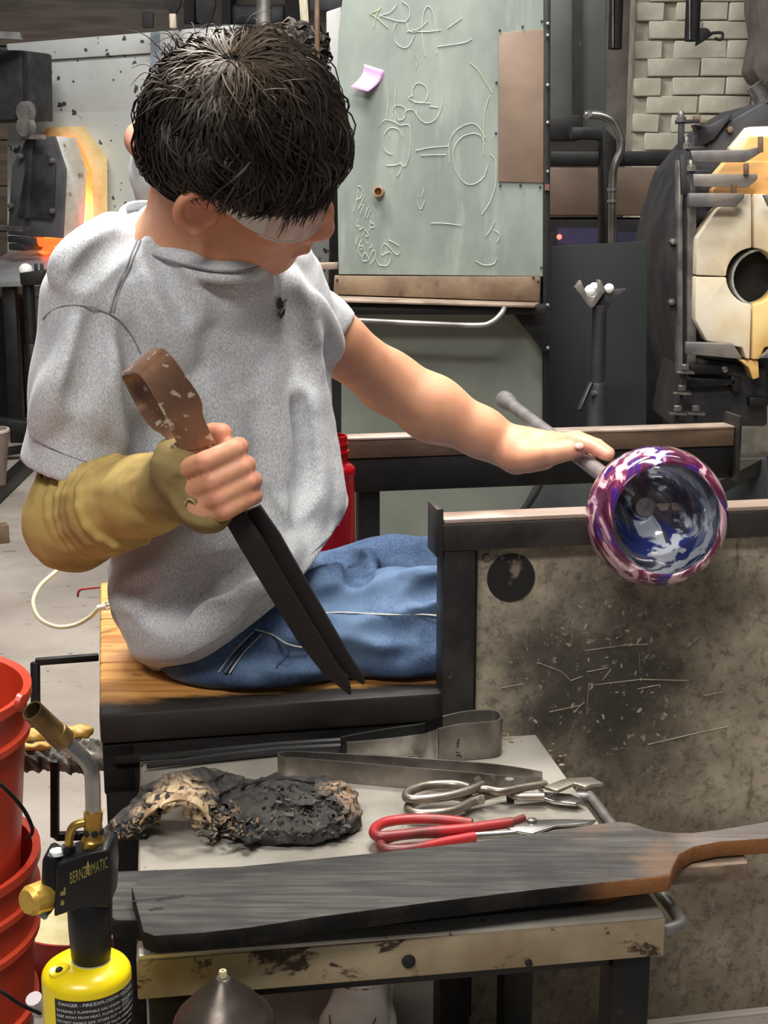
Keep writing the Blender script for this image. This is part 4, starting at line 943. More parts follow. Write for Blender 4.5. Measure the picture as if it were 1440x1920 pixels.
# knots and splits in the big paddle
for pts_, r_ in (([(248, 1690), (300, 1684), (330, 1680)], .0012), ([(292, 1688), (320, 1684), (345, 1680)], .0022), ([(280, 1707), (292, 1704), (306, 1703)], .0026)):
    MB().tube([PZ(x, y, zt) for x, y in pts_], r_, 6, flat=.3).build('split', K['soot'], pad)
# ------------------------------------------------------------------ charred paper pad
Zc = CT
def fbm(X, Y, Z, f=60, s=0.):
    return (np.sin(X * f + 2.1 * np.sin(Y * f * .7 + s)) * np.sin(Y * f * 1.1 + 1.7 * np.sin(Z * f * .9 + X * f * .4)) + .5 * np.sin(X * f * 2.3 + Y * f * 1.9 + 2 * np.sin(Z * f * 1.7 + s)) + .3 * np.sin(X * f * 4.1 - Y * f * 3.7 + Z * f * 3.1))
pd = SDF((-.34, 1.28, CT - .004), (-.02, 1.60, CT + .085), .0022)
def q_(x, y, z): return PZ(x, y, CT + z)
# thick slab on the right
pd.ell(q_(545, 1530, .012), (.072, .055, .020), k=.01)
pd.cap(q_(470, 1545, .012), q_(620, 1530, .014), .016, .017, .02); pd.cap(q_(500, 1500, .016), q_(620, 1490, .016), .014, .015, .02)
pd.cap(q_(600, 1540, .012), q_(640, 1500, .018), .016, .014, .015); pd.ell(q_(540, 1500, .022), (.05, .03, .016), k=.012)
# left arch
arch = [(215, 1566, .004), (245, 1548, .012), (275, 1520, .026), (310, 1502, .040), (345, 1496, .042), (375, 1508, .032), (395, 1535, .016), (420, 1552, .010), (455, 1556, .010)]
arch2 = [(255, 1525, .010), (285, 1490, .030), (330, 1470, .042), (380, 1462, .040), (430, 1470, .028), (470, 1485, .018)]
A1 = spline([q_(*p) for p in arch], 4); A2 = spline([q_(*p) for p in arch2], 4)
pd.chain(A1, [.008 + .005 * math.sin(i * .35) for i in range(len(A1))], .008); pd.chain(A2, [.009] * len(A2), .008)
for i in range(0, min(len(A1), len(A2)), 2): pd.cap(A1[i], A2[min(i, len(A2) - 1)], .0055, .007, .006)
pd.cap(q_(205, 1568, .004), q_(150, 1562, .004), .006, .004, .006)
for i in range(26):
    x = random.uniform(390, 480); y = random.uniform(1518, 1575); a = random.random() * 6.28
    p = q_(x, y, random.uniform(.006, .02)); pd.cap(p, p + V((math.cos(a), math.sin(a), random.uniform(-.3, .4))) * .012, .003, .002, .002)
pd.disp(lambda X, Y, Z: .0017 * fbm(X, Y, Z, 70) + .0010 * fbm(X, Y, Z, 190, 1.) - .0028 * np.maximum(0, np.sin(Z * 480 + 1.6 * np.sin(X * 60) + 1.3 * np.sin(Y * 75))) )
pd.fold([(480, 1500), (520, 1480), (580, 1485), (600, 1510), (560, 1520), (500, 1515)], .003, .004, 's'); pd.fold([(470, 1540), (520, 1545), (560, 1530), (620, 1520)], .003, .004, 's'); pd.fold([(540, 1560), (560, 1530), (600, 1505), (640, 1480)], .003, .004, 's')
pd.cut((0, 0, CT + .0005), (0, 0, -1), k=.001)
t = NT('charred_paper')
n1 = t.noise(26, 6, .68, 1.0); c_ = t.mix(t.ramp(n1, .4, .6), lin((30, 29, 28)), lin((62, 58, 53)))
c_ = t.mix(t.ramp(t.noise(70, 7, .75, .8), .60, .66), c_, lin((128, 110, 92)))
xs = t.n.new('ShaderNodeSeparateXYZ'); t.lk(t.tc, xs.inputs[0])
edge = t.math('MULTIPLY', t.ramp(t.math('ADD', t.dist(tuple(q_(330, 1500, .04))), t.math('MULTIPLY', t.noise(40, 5), .05)), .075, .04), t.ramp(t.noise(85, 6, .7, .8), .42, .54))
c_ = t.mix(edge, c_, lin((206, 178, 140)))
edge2 = t.math('MULTIPLY', t.ramp(t.math('ADD', t.dist(tuple(q_(650, 1490, .03))), t.math('MULTIPLY', t.noise(40, 5), .05)), .07, .03), t.ramp(t.noise(90, 6, .7, .8), .45, .56))
c_ = t.mix(edge2, c_, lin((168, 138, 112)))
t.bump(t.noise(120, 5, .7), .6, .003)
o = pd.build('newspaper_pad', t.done(c_, .75), None, 0); tag(o, 'crumpled charred wad of wet newspaper on the cart', 'newspaper pad')
padobj = o
cream_p = pm('scorched_paper_edge', (214, 188, 150), (150, 120, 88), 30, .8, bump=.3, spot=(60, 48, 40), sscale=40, slo=.6, shi=.68)
def rib(pts, w0, up, name, mat, th=.0016):
    c_ = spline([q_(*p) for p in pts], 5); n_ = len(c_)
    lo = [p for p in c_]; hi = [p + V(up) * (w0 * (.6 + .5 * math.sin(i * .9) + .3 * math.sin(i * 2.3))) for i, p in enumerate(c_)]
    MB().strip(lo, hi, th).build(name, mat, padobj, smooth=60)
rib([(262, 1545, .020), (282, 1522, .034), (308, 1508, .047), (345, 1502, .050), (372, 1514, .040), (392, 1540, .024), (402, 1560, .012)], .010, (.1, .8, .45), 'curled_edge', cream_p)
rib([(270, 1535, .030), (300, 1512, .049), (335, 1500, .053), (366, 1508, .046), (385, 1526, .033)], .012, (.0, .9, .25), 'curled_edge', cream_p)
rib([(262, 1500, .022), (285, 1512, .030), (300, 1530, .028)], .010, (.2, .4, .6), 'curled_edge', K['soot'])
rib([(610, 1478, .032), (640, 1472, .036), (652, 1490, .030), (655, 1520, .020), (630, 1556, .012)], .010, (.3, -.2, .4), 'curled_edge', cream_p)
rib([(440, 1490, .02), (470, 1470, .036), (530, 1462, .040), (590, 1468, .040)], .012, (0, .8, .2), 'curled_edge', K['soot'])
bits = {0: MB(), 1: MB(), 2: MB()}; random.seed(5)
for i in range(360):
    if i < 150: x, y = random.gauss(432, 26), random.gauss(1545, 18)
    elif i < 240: x, y = random.uniform(215, 300), 0; y = 1572 - (x - 215) * .55 + random.gauss(0, 12)
    else: x, y = random.uniform(480, 650), random.uniform(1470, 1570)
    h_ = pd.hit(x, y)
    if h_ is None: continue
    a, b_2, l = random.random() * 6.28, random.uniform(-.9, .9), random.uniform(.002, .0055)
    ex = V((math.cos(a), math.sin(a), b_2)).normalized(); ey = ex.cross(V((random.uniform(-1, 1), -.6, 1))).normalized(); w_ = l * random.uniform(.25, .5)
    p = h_ + V((0, -.001, .001)); m_ = 0 if random.random() < .4 and i < 240 else (1 if random.random() < .6 else 2)
    bits[m_].prism([p - ex * l - ey * w_, p + ex * l - ey * w_ * .6, p + ex * l * .8 + ey * w_, p - ex * l * .7 + ey * w_ * .8], ex.cross(ey) * .0009)
for k_, m_ in ((0, cream_p), (1, K['soot']), (2, pm('ash_grey', (96, 90, 84), (70, 66, 62), 40, .85))): bits[k_].build('paper_shreds', m_ if k_ else pm('tan_shred', (146, 122, 96), (104, 84, 66), 60, .85), padobj)['kind'] = 'stuff'
random.seed(12)
for i in range(22):
    x, y = random.choice([(random.uniform(620, 700), random.uniform(1500, 1570)), (random.uniform(560, 690), random.uniform(1455, 1475)), (random.uniform(1020, 1060), random.uniform(1390, 1440)), (random.uniform(930, 990), random.uniform(1375, 1395))])
    p = PZ(x, y, CT + .0006); a = random.random() * 3; l = random.uniform(.002, .005)
    poly = [p + V((math.cos(a + j * 1.57) * l * random.uniform(.5, 1.2), math.sin(a + j * 1.57) * l * random.uniform(.4, 1), 0)) for j in range(4)]
    oo = MB().prism(poly, (0, 0, -.0006)).build('char_flake', crust if x < 900 else lip_m, cart)
# ------------------------------------------------------------------ steel tools lying on the cart
tool_m = pm('tool_steel', (150, 144, 138), (104, 98, 92), 14, .33, .8, bump=.1, spot=(84, 58, 46), sscale=12, slo=.64, shi=.74)
def band(top, zt_, h, th, name, mat, par):
    hi = [PZ(x, y, z_) for (x, y), z_ in zip(top, zt_)]; lo = [p - V((0, 0, hh)) for p, hh in zip(hi, h)]
    return MB().strip(lo, hi, th).build(name, mat, par, smooth=40)
def interp(pts, n=4):
    o_ = spline([V((x, y, 0)) for x, y in pts], n); return [(p.x, p.y) for p in o_]
jk = root('steel_jacks', PZ(760, 1400, CT), 'steel jacks lying on edge with their bent loop toward the side panel', 'jacks')
top = interp([(830, 1343), (870, 1334), (905, 1331), (930, 1333), (940, 1341), (934, 1350), (905, 1354), (860, 1358), (822, 1366)])
band(top, [CT + .046] * len(top), [.045] * len(top), .003, 'spring_loop', tool_m, jk)
b_ = interp([(830, 1343), (812, 1349), (790, 1357), (740, 1364), (680, 1374), (640, 1382)])
band(b_, [CT + .046 - .022 * min(1, i / (len(b_) * .35)) for i in range(len(b_))], [.045 - .022 * min(1, i / (len(b_) * .35)) for i in range(len(b_))], .004, 'arm', K['blacksteel'], jk)
f_ = interp([(822, 1366), (800, 1374), (770, 1380), (700, 1388), (650, 1392)])
band(f_, [CT + .046 - .020 * min(1, i / (len(f_) * .4)) for i in range(len(f_))], [.045 - .021 * min(1, i / (len(f_) * .4)) for i in range(len(f_))], .004, 'arm', K['brightsteel'], jk)
for ln in ([(640, 1392), (520, 1399), (400, 1410), (262, 1424)], [(650, 1402), (520, 1408), (400, 1421), (275, 1437)]):
    MB().tube([PZ(x, y, CT + .0062) for x, y in ln], [.006, .0055, .005, .003], 8).build('blade', K['blacksteel'], jk, smooth=40)
v_, f__ = text_geo('JAL', .016)
def puton(v, o_, ex, ey): return [o_ + ex * a + ey * b for a, b, c in v]
pl0 = PZ(905, 1354, CT + .046); pl1 = PZ(860, 1358, CT + .046); ed = (pl1 - pl0).normalized(); nn = ed.cross(b3).normalized()
if nn.y > 0: nn = -nn
MB().add(puton(v_, pl1 + V((0, 0, -.040)) + nn * .0022, b3, ed * 1.0), f__).build('engraving', K['soot'], jk, recalc=False)
tw = root('steel_tweezers', PZ(760, 1440, CT), 'long steel tweezers with pointed tips lying in front of the jacks', 'tweezers')
tp = interp([(1016, 1447), (960, 1437), (900, 1430), (820, 1424), (700, 1416), (620, 1412), (560, 1409), (532, 1409), (522, 1414), (530, 1420), (560, 1421), (620, 1426), (700, 1433), (820, 1443), (900, 1450), (960, 1455), (1016, 1458)], 4)
N = len(tp); hh = [.006 + .018 * min(1, min(i, N - 1 - i) / (N * .10)) for i in range(N)]
band(tp, [CT + .001 + h_ for h_ in hh], hh, .0025, 'spring_band', tool_m, tw)
# diamond shears
ds = root('diamond_shears', PZ(900, 1500, CT), 'grey steel shears with two open finger loops and notched jaws', 'shears', 'shears on the cart')
sh_m = pm('bare_shear_steel', (168, 158, 144), (120, 110, 98), 16, .35, .75, bump=.1)
def zt_(pts, z, n=5, closed=False): return spline([PZ(x, y, CT + z) for x, y in pts], n, closed)
MB().tube(zt_([(880, 1478), (850, 1471), (800, 1473), (768, 1484), (763, 1496), (785, 1499), (840, 1493), (880, 1482), (905, 1472)], .022), .0052, 10).build('handle_loop', sh_m, ds, smooth=60)
MB().tube(zt_([(885, 1500), (850, 1492), (800, 1496), (770, 1508), (768, 1521), (795, 1526), (850, 1520), (885, 1503), (905, 1498)], .012), .0052, 10).build('handle_loop', sh_m, ds, smooth=60)
MB().tube(zt_([(878, 1480), (910, 1480), (940, 1484), (980, 1477), (1025, 1470)], .02), [.0046] * 20 + [.004], 10).build('shank', sh_m, ds, smooth=60)
MB().tube(zt_([(888, 1500), (920, 1490), (950, 1484), (970, 1493), (1020, 1494)], .012), .0046, 10).build('shank', sh_m, ds, smooth=60)
MB().prism([PZ(x, y, CT + .022) for x, y in [(1020, 1474), (1050, 1462), (1068, 1458), (1110, 1456), (1120, 1462), (1133, 1468), (1110, 1470), (1098, 1475), (1078, 1468), (1045, 1482)]], (0, 0, -.004)).build('jaw', sh_m, ds, bevel=.001)
MB().prism([PZ(x, y, CT + .010) for x, y in [(965, 1490), (1020, 1484), (1070, 1488), (1096, 1500), (1080, 1506), (1040, 1502), (1020, 1496), (966, 1500)]], (0, 0, -.004)).build('jaw', K['brightsteel'], ds, bevel=.001)
MB().lathe([(.0, .006), (.005, .006), (.006, 0)], PZ(955, 1470, CT + .024), (0, 0, 1), 8).build('pivot_bolt', K['greysteel'], ds, smooth=30)
MB().lathe([(.005, 0), (.005, .014)], PZ(957, 1502, CT + .002), (0, 0, 1), 6).build('pivot_nut', K['blacksteel'], ds, smooth=30)
for x, y in ((893, 1465), (897, 1503)):
    MB().tube([PZ(x, y, CT + .018), PZ(x + 9, y - 6, CT + .022)], .0042, 8).build('stop_lug', sh_m, ds, smooth=40)
# red shears
rs = root('red_shears', PZ(900, 1560, CT), 'straight shears with worn red handles beside the large paddle', 'shears', 'shears on the cart')
red_m = pm('worn_red_vinyl', (176, 42, 44), (96, 50, 46), 12, .4, lo=.45, hi=.7, bump=.1, spot=(70, 56, 52), sscale=14, slo=.6, shi=.7)
MB().tube(zt_([(885, 1544), (830, 1537), (770, 1536), (722, 1542), (702, 1556), (708, 1568), (745, 1566), (800, 1560), (880, 1553), (960, 1542)], .016), .0055, 10).build('handle_loop', red_m, rs, smooth=60)
MB().tube(zt_([(880, 1565), (800, 1562), (740, 1568), (716, 1580), (722, 1592), (770, 1592), (840, 1578), (890, 1569)], .010), .0055, 10).build('handle_loop', red_m, rs, smooth=60)
MB().tube(zt_([(885, 1567), (940, 1564), (1000, 1559)], .010), .0042, 8).build('shank', K['brightsteel'], rs, smooth=60)
MB().tube(zt_([(930, 1546), (960, 1541), (982, 1533)], .016), .004, 8).build('shank', red_m, rs, smooth=60)
MB().prism([PZ(x, y, CT + .014) for x, y in [(940, 1545), (975, 1534), (1015, 1536), (1060, 1535), (1118, 1537), (1100, 1543), (1040, 1548), (1000, 1562), (960, 1556)]], (0, 0, -.003)).build('blade', K['brightsteel'], rs, bevel=.0008)
MB().prism([PZ(x, y, CT + .010) for x, y in [(960, 1562), (1010, 1545), (1060, 1538), (1118, 1536), (1110, 1544), (1050, 1556), (1000, 1566)]], (0, 0, -.003)).build('blade', tool_m, rs, bevel=.0008)
MB().lathe([(.0, .004), (.005, .003), (.0058, 0)], PZ(997, 1541, CT + .014), (0, 0, 1), 12).build('pivot_rivet', K['brightsteel'], rs, smooth=40)

# ================================================================== stool with torch and cone (their feet lie below the frame)
st = root('low_stool', (-.15, 1.02, 0), 'low wooden stool under the torch in front of the cart', 'stool')
MB().box((-.15, 1.02, .218), (.30, .16, .02)).build('seat', seat_m, st, bevel=.003)
for i in (-1, 1):
    for j in (-1, 1): MB().box((-.15 + i * .13, 1.02 + j * .06, .104), (.025, .025, .208)).build('leg', seat_m, st, bevel=.002)
TD = 1.04
T0 = P(165, 1830, TD); T0 = V((T0.x, TD, .228))
tilt = V((.05, 0, 1)).normalized()
ctop = P(166, 1800, TD)
yel_m = pm('yellow_enamel', (238, 212, 20), (228, 200, 16), 8, .28, bump=.02)
torch = root('blow_torch', T0, 'yellow gas cylinder torch with black head and bent steel tube', 'torch')
CR = .0352; hz = .262
cy0 = V((P(165, 1880, TD).x, TD, .228)); zs = P(165, 1824, TD).z   # shoulder seam height
prof = [(0, 0), (CR * .95, 0), (CR, .004), (CR, zs - .228), (CR * .985, zs - .228 + .0025), (CR * .93, zs - .228 + .0055), (CR * .80, zs - .228 + .009), (CR * .60, zs - .228 + .0115), (CR * .45, zs - .228 + .012), (.0, zs - .228 + .012)]
MB().lathe(prof, cy0, (0, 0, 1), 48).build('cylinder', yel_m, torch, smooth=50)
lab_m = pm('black_label', (18, 18, 20), (24, 24, 26), 10, .35, bump=0)
ang0 = math.atan2(-1, .2)
MB().lathe([(CR + .0004, .06), (CR + .0004, zs - .228 - .004)], cy0, (0, 0, 1), 40, arc=(math.radians(-122), math.radians(35)), x0=(1, 0, 0)).build('label', lab_m, torch, smooth=60, recalc=False)
wt = pm('label_white', (214, 216, 218), None, bump=0, rough=.5)
def wrap_text(body, size, zc, a_start, mat, nm):
    v, f = text_geo(body, size); o_ = []
    for a, b, c in v:
        an = math.radians(a_start) + a / CR; o_.append(cy0 + V((math.cos(an), math.sin(an), 0)) * (CR + .0008) + V((0, 0, zc - .228 + b)))
    return MB().add(o_, f).build(nm, mat, torch, recalc=False)
zl = zs - .0085
wrap_text('DANGER - FIRE/EXPLOSION HAZARD.', .0040, zl, -116, wt, 'warning_text')
for i, s_ in enumerate(['EXTREMELY FLAMMABLE GAS UNDER PRESSURE.', 'KEEP AWAY FROM HEAT, FLAME AND SPARKS.', 'DO NOT INHALE GAS. STORE OUT OF REACH', 'OF CHILDREN. ALWAYS SHUT VALVE AFTER USE.', 'STORE CYLINDER IN A WELL VENTILATED AREA', 'AT TEMPERATURES BELOW 120 F. NEVER REFILL', 'THIS CYLINDER. READ ALL INSTRUCTIONS']):
    wrap_text(s_, .0031, zl - .0055 - i * .0046, -119, wt, 'label_text')
for i in range(5): wrap_text('CONTENTS', .0032, zl + .004 - i * .0058, -30, wt, 'label_text')
p = cy0 + V((-.018, -.014, zs - .228 + .0105)); MB().lathe([(.0035, .0), (.006, .0005), (.0078, .001), (.0085, 0), (.0085, -.002), (.0035, -.002)], p, (-.2, -.2, 1), 20, closed=True).build('relief_valve', yel_m, torch, smooth=50)
MB().lathe([(0, .001), (.0025, .0015), (.0034, 0)], p, (-.2, -.2, 1), 10).build('valve_core', K['soot'], torch, smooth=40)
blk = pm('black_plastic', (12, 12, 13), (16, 16, 17), 20, .38, bump=.03, spec=.35)
c1 = P(171, 1799, TD); c2 = P(168, 1680, TD)
MB().lathe([(.0, .0), (.0142, .0), (.0156, .004), (.0172, .03), (.0176, .05), (.0150, (c2 - c1).length)], c1, c2 - c1, 24).build('grip', blk, torch, smooth=50)
MB().lathe([(.0, -.006), (.0155, -.006), (.0155, .001)], c1, c2 - c1, 24).build('collar', pm('collar_grey', (176, 176, 150), None, bump=0), torch, smooth=40)
hd = [(104, 1622), (115, 1618), (158, 1601), (196, 1592), (206, 1600), (209, 1640), (206, 1702), (150, 1707), (128, 1712), (100, 1722), (103, 1660)]
MB().prism([P(x, y, TD - .016) for x, y in hd], (0, .034, 0)).build('head', blk, torch, bevel=.003, seg=3)
MB().prism([P(x, y, TD - .012) for x, y in [(78, 1612), (88, 1602), (112, 1618), (104, 1700), (90, 1722), (74, 1712)]], (0, .026, 0)).build('valve_housing', blk, torch, bevel=.003)
ax_ = (P(58, 1682, TD - .01) - P(96, 1675, TD)).normalized()
MB().lathe([(.0, .024), (.0095, .024), (.0120, .020), (.0125, .006), (.0105, .0), (0, 0)], P(96, 1675, TD - .002), ax_ + V((0, -.4, 0)), 14).build('brass_knob', pm('yellow_brass', (206, 168, 78), (184, 140, 56), 30, .4, .5, bump=.08), torch, smooth=25)
MB().prism([P(x, y, TD - .016) for x, y in [(60, 1702), (80, 1704), (90, 1722), (84, 1728), (58, 1712)]], (0, .02, 0)).build('guard_tip', pm('pale_guard', (190, 190, 186), (120, 120, 118), 30, .4), torch, bevel=.002)
v_, f__ = text_geo('BERNZOMATIC', .0088)
o_ = P(131, 1658, TD - .0166); ex = (P(205, 1626, TD - .0166) - o_).normalized(); ey = V((0, 0, 1))
gold = pm('gold_print', (150, 140, 78), (120, 112, 60), 60, .4, .3, bump=0)
wmax = max(a for a, b, c in v_); sc_ = (P(203, 1628, TD - .0166) - o_).length / wmax
MB().add([o_ + ex * (a * sc_) + ey * (b * 1.55) for a, b, c in v_], f__).build('brand_print', gold, torch, recalc=False)
MB().prism([P(x, y, TD - .0164) for x, y in [(161, 1640), (163, 1618), (165, 1614), (167, 1620), (168, 1640)]], (0, .0004, 0)).build('flame_print', gold, torch)
MB().prism([P(x, y, TD - .0164) for x, y in [(113, 1680), (114, 1672), (119, 1671), (120, 1664), (123, 1664), (123, 1678)]], (0, .0004, 0)).build('lock_print', gold, torch)
MB().prism([P(x, y, TD - .0164) for x, y in [(113, 1697), (114, 1690), (117, 1687), (121, 1691), (119, 1698)]], (0, .0004, 0)).build('lock_print', gold, torch)
# brass neck, hook tube, steel tube, burner
n0 = P(174, 1594, TD); n1 = P(175, 1520, TD); na = (n1 - n0).normalized(); L_ = (n1 - n0).length
MB().lathe([(0, 0), (.0088, 0), (.0090, .009), (.0082, .010), (.0072, .012), (.0072, .020), (.0068, .022), (.0072, .024), (.0074, L_), (.0062, L_), (.0, L_ - .002)], n0, na, 24).build('brass_fitting', K['brass'], torch, smooth=35)
for a in (-2.2, -1.2, -.3):
    ex_, ey_, _ = frame(na); dr2 = V((math.cos(a), math.sin(a), 0)); MB().lathe([(0, .0012), (.0026, .0008), (.003, -.001)], n0 + na * .0165 + dr2 * .0072, dr2, 12).build('air_hole', K['soot'], torch, smooth=40)
MB().tube(spline([P(129, 1594, TD - .002), P(131, 1565, TD - .002), P(140, 1548, TD - .002), P(163, 1541, TD - .001)], 6), .0034, 12).build('feed_tube', K['brass'], torch, smooth=60)
MB().lathe([(0, .005), (.0055, .005), (.006, 0)], P(129, 1596, TD - .002), (0, 0, 1), 12).build('gland', blk, torch, smooth=40)
MB().lathe([(0, .003), (.0056, .003), (.006, 0)], P(107, 1601, TD - .004), (0, 0, 1), 16).build('ignition_button', pm('white_button', (226, 226, 224), None, bump=0, rough=.3), torch, smooth=40)
tb = spline([P(175, 1524, TD), P(174, 1480, TD), P(172, 1450, TD), P(162, 1428, TD), P(140, 1406, TD), P(112, 1380, TD)], 6)
MB().tube(tb, .0060, 18).build('steel_tube', K['brightsteel'], torch, smooth=60)
b0 = P(120, 1388, TD); b1_ = P(60, 1332, TD - .022); ba = (b1_ - b0).normalized(); bl_ = (b1_ - b0).length
burn = pm('heat_stained_bronze', (138, 110, 66), (84, 66, 46), 22, .35, .75, bump=.1)
MB().lathe([(.006, 0), (.0092, .001), (.0092, .012), (.0084, .013), (.0084, bl_), (.0070, bl_), (.0068, bl_ - .02), (.004, bl_ - .022)], b0, ba, 24, closed=True).build('burner_tip', burn, torch, smooth=35)
MB().lathe([(0, bl_ - .012), (.0068, bl_ - .012), (0, bl_ - .0121)], b0, ba, 16).build('burner_bore', K['soot'], torch)
# dark cone with a brass tip
cn = root('air_cone', V((P(418, 1870, 1.06).x, 1.06, .228)), 'dark metal cone with a small hollow brass tip before the cart', 'cone')
cb_ = P(418, 1832, 1.06); cp = V((cb_.x, 1.06, 0)); h0 = cb_.z
cone_m = pm('dark_cone_steel', (54, 48, 44), (86, 78, 70), 8, .35, .7, bump=.08)
MB().lathe(smoothp([(.0, .229), (.058, .229), (.060, .235), (.058, .28), (.052, .33), (.044, h0 - .05), (.031, h0 - .025), (.016, h0 - .010), (.0068, h0 - .001), (.004, h0)]), cp, (0, 0, 1), 40).build('shell', cone_m, cn, smooth=50)
MB().lathe([(.0014, h0 - .004), (.0032, h0 - .004), (.0034, h0 + .005), (.0028, h0 + .006), (.0014, h0 + .006)], cp, (0, 0, 1), 16, closed=True).build('brass_tip', pm('pale_brass', (226, 214, 176), None, bump=0, rough=.3, metal=.6), cn, smooth=40)
# ================================================================== buckets
def bucket(name, cx_, cy_, zb, h, r0, r1, mat, label, ribs, handle):
    r = root(name, (cx_, cy_, zb), label, 'bucket', 'red plastic buckets')
    pr = [(0, .003), (r0 - .003, .003), (r1 - .003, h), (r1 + .006, h + .002), (r1 + .006, h - .008), (r1 + .001, h - .010)]
    for z_ in ribs: rr = r0 + (r1 - r0) * z_ / h; pr += [(rr + .001, z_ + .012), (rr + .007, z_ + .010), (rr + .007, z_ + .003), (rr + .001, z_)]
    pr += [(r0, .0), (0, 0)]
    MB().lathe(pr, (cx_, cy_, zb), (0, 0, 1), 56).build('shell', mat, r, smooth=35)
    if handle:
        MB().tube(spline([V(p) for p in handle], 6), .0021, 8).build('wire_bail', K['soot'], r, smooth=60)
    return r
red1 = pm('orange_red_plastic', (196, 66, 40), (176, 54, 34), 5, .35, bump=.04, spot=(120, 34, 26), sscale=16, slo=.66, shi=.74)
bk1 = bucket('bucket', -.540, 1.47, 0, .386, .128, .151, red1, 'orange-red bucket on the floor holding another bucket', (.20, .29, .335), None)
zr = .577
bk2 = bucket('bucket', -.538, 1.47, zr - .372, .372, .118, .149, pm('scuffed_red_plastic', (202, 68, 42), (178, 52, 34), 6, .35, bump=.06, spot=(104, 36, 30), sscale=22, slo=.62, shi=.7), 'scuffed orange-red bucket standing inside the lower bucket', (.318,), None)
MB().tube(spline([P(-60, 1430, 1.30), P(0, 1470, 1.31), P(40, 1512, 1.36), P(58, 1545, 1.40), P(60, 1562, 1.43), P(50, 1573, 1.46)], 6), .0021, 8).build('wire_bail', K['soot'], bk2, smooth=60)
MB().tube(spline([P(-60, 1830, 1.32), P(0, 1858, 1.33), P(40, 1884, 1.36), P(75, 1900, 1.40)], 6), .0021, 8).build('wire_bail', K['soot'], bk1, smooth=60)
MB().tube([P(63, 1872, 1.40), P(76, 1896, 1.41)], .009, 12).build('bail_grip', pm('white_grip', (214, 206, 208), None, bump=0), bk1, smooth=40)
MB().lathe([(0, .006), (.008, .005), (.010, 0)], P(36, 1316, 1.40), (1, -.3, 0), 10).build('bail_ear', red1, bk2, smooth=40)
tb_ = root('dust_tub', PZ(110, 1850, 0), 'shallow red tub with a yellowed liner behind the torch', 'tub')
c_t = PZ(140, 1835, 0) + V((0, .06, 0))
MB().lathe([(0, .002), (.085, .002), (.105, .078), (.112, .08), (.112, .070), (.106, .068), (.09, 0), (0, 0)], c_t, (0, 0, 1), 40).build('shell', pm('dark_red_plastic', (176, 30, 24), (150, 24, 20), 8, .35, bump=.03), tb_, smooth=35)
MB().lathe([(0, .055), (.06, .06), (.098, .062), (.100, .058), (0, .05)], c_t, (0, 0, 1), 40).build('liner', pm('yellowed_paper', (226, 214, 170), (204, 190, 130), 16, .7, bump=.3), tb_, smooth=40)
# red bottle
rb = root('water_bottle', V((P(622, 980, 2.17).x, 2.17, .50)), 'translucent red plastic bottle without its cap behind the grey shirt', 'bottle')
bx = V((P(622, 980, 2.17).x, 2.17, .5005))
hT = P(620, 817, 2.17).z - .5
tr = NT('red_translucent'); trm = tr.done(lin((196, 18, 30)), .12, 0, Transmission_Weight=.45, IOR=1.3, Specular_IOR_Level=.6)
MB().lathe(smoothp([(.0, .0), (.033, .0), (.036, .006), (.0365, .05), (.0360, hT - .075), (.0370, hT - .060), (.0365, hT - .050), (.030, hT - .044), (.0255, hT - .042), (.0252, hT - .03), (.0252, hT)], 3) + [(.0225, hT), (.0225, hT - .042), (.033, hT - .055), (.033, .006), (0, .004)], bx, (0, 0, 1), 40).build('body', trm, rb, smooth=50)
for z_, rr in ((hT - .024, .0285), (hT - .012, .0268)):
    MB().lathe([(.0245, z_ - .0015), (rr, z_ - .0018), (rr, z_ + .0012), (.0245, z_ + .0018)], bx, (0, 0, 1), 36, closed=True).build('neck_ring', trm, rb, smooth=40)
MB().lathe([(.0375, .11), (.0375, .155)], bx, (0, 0, 1), 20, arc=(math.radians(-110), math.radians(-70)), x0=(1, 0, 0)).build('print', wt, rb, recalc=False)
# ================================================================== the glassblower
man = root('person', V((-.16, 1.86, .5)), 'person in grey T-shirt and jeans sitting on the bench with head bowed', 'person')
def skin_mat():
    t = NT('skin')
    at = t.n.new('ShaderNodeVertexColor'); at.layer_name = 'tint'
    c = t.mix(t.math('MULTIPLY', t.ramp(t.noise(30, 4), .4, .65), .35), at.outputs['Color'], lin((186, 126, 98)))
    t.bump(t.noise(260, 3), .06, .001)
    return t.done(c, .5, 0, Subsurface_Weight=.12, Subsurface_Scale=.01, Subsurface_Radius=(1., .35, .2), Specular_IOR_Level=.35)
skin_m = skin_mat()
nv = lambda v: np.array(v, float)
# ---- head frame
th, ro, ya = .332, .66, -.008
Fv = V((math.cos(th), 0, -math.sin(th)))
Uv = V((math.sin(th) * math.cos(ro), -math.sin(ro), math.cos(th) * math.cos(ro)))
rotz = Matrix.Rotation(ya, 3, 'Z'); Fv = rotz @ Fv; Uv = rotz @ Uv
Rv = Fv.cross(Uv).normalized()
HS = 1.0
HO = P(428, 313, 1.70)
def Hd(x, y, z): return HO + (Fv * x + Rv * y + Uv * z) * HS
HR = [Fv, Rv, Uv]
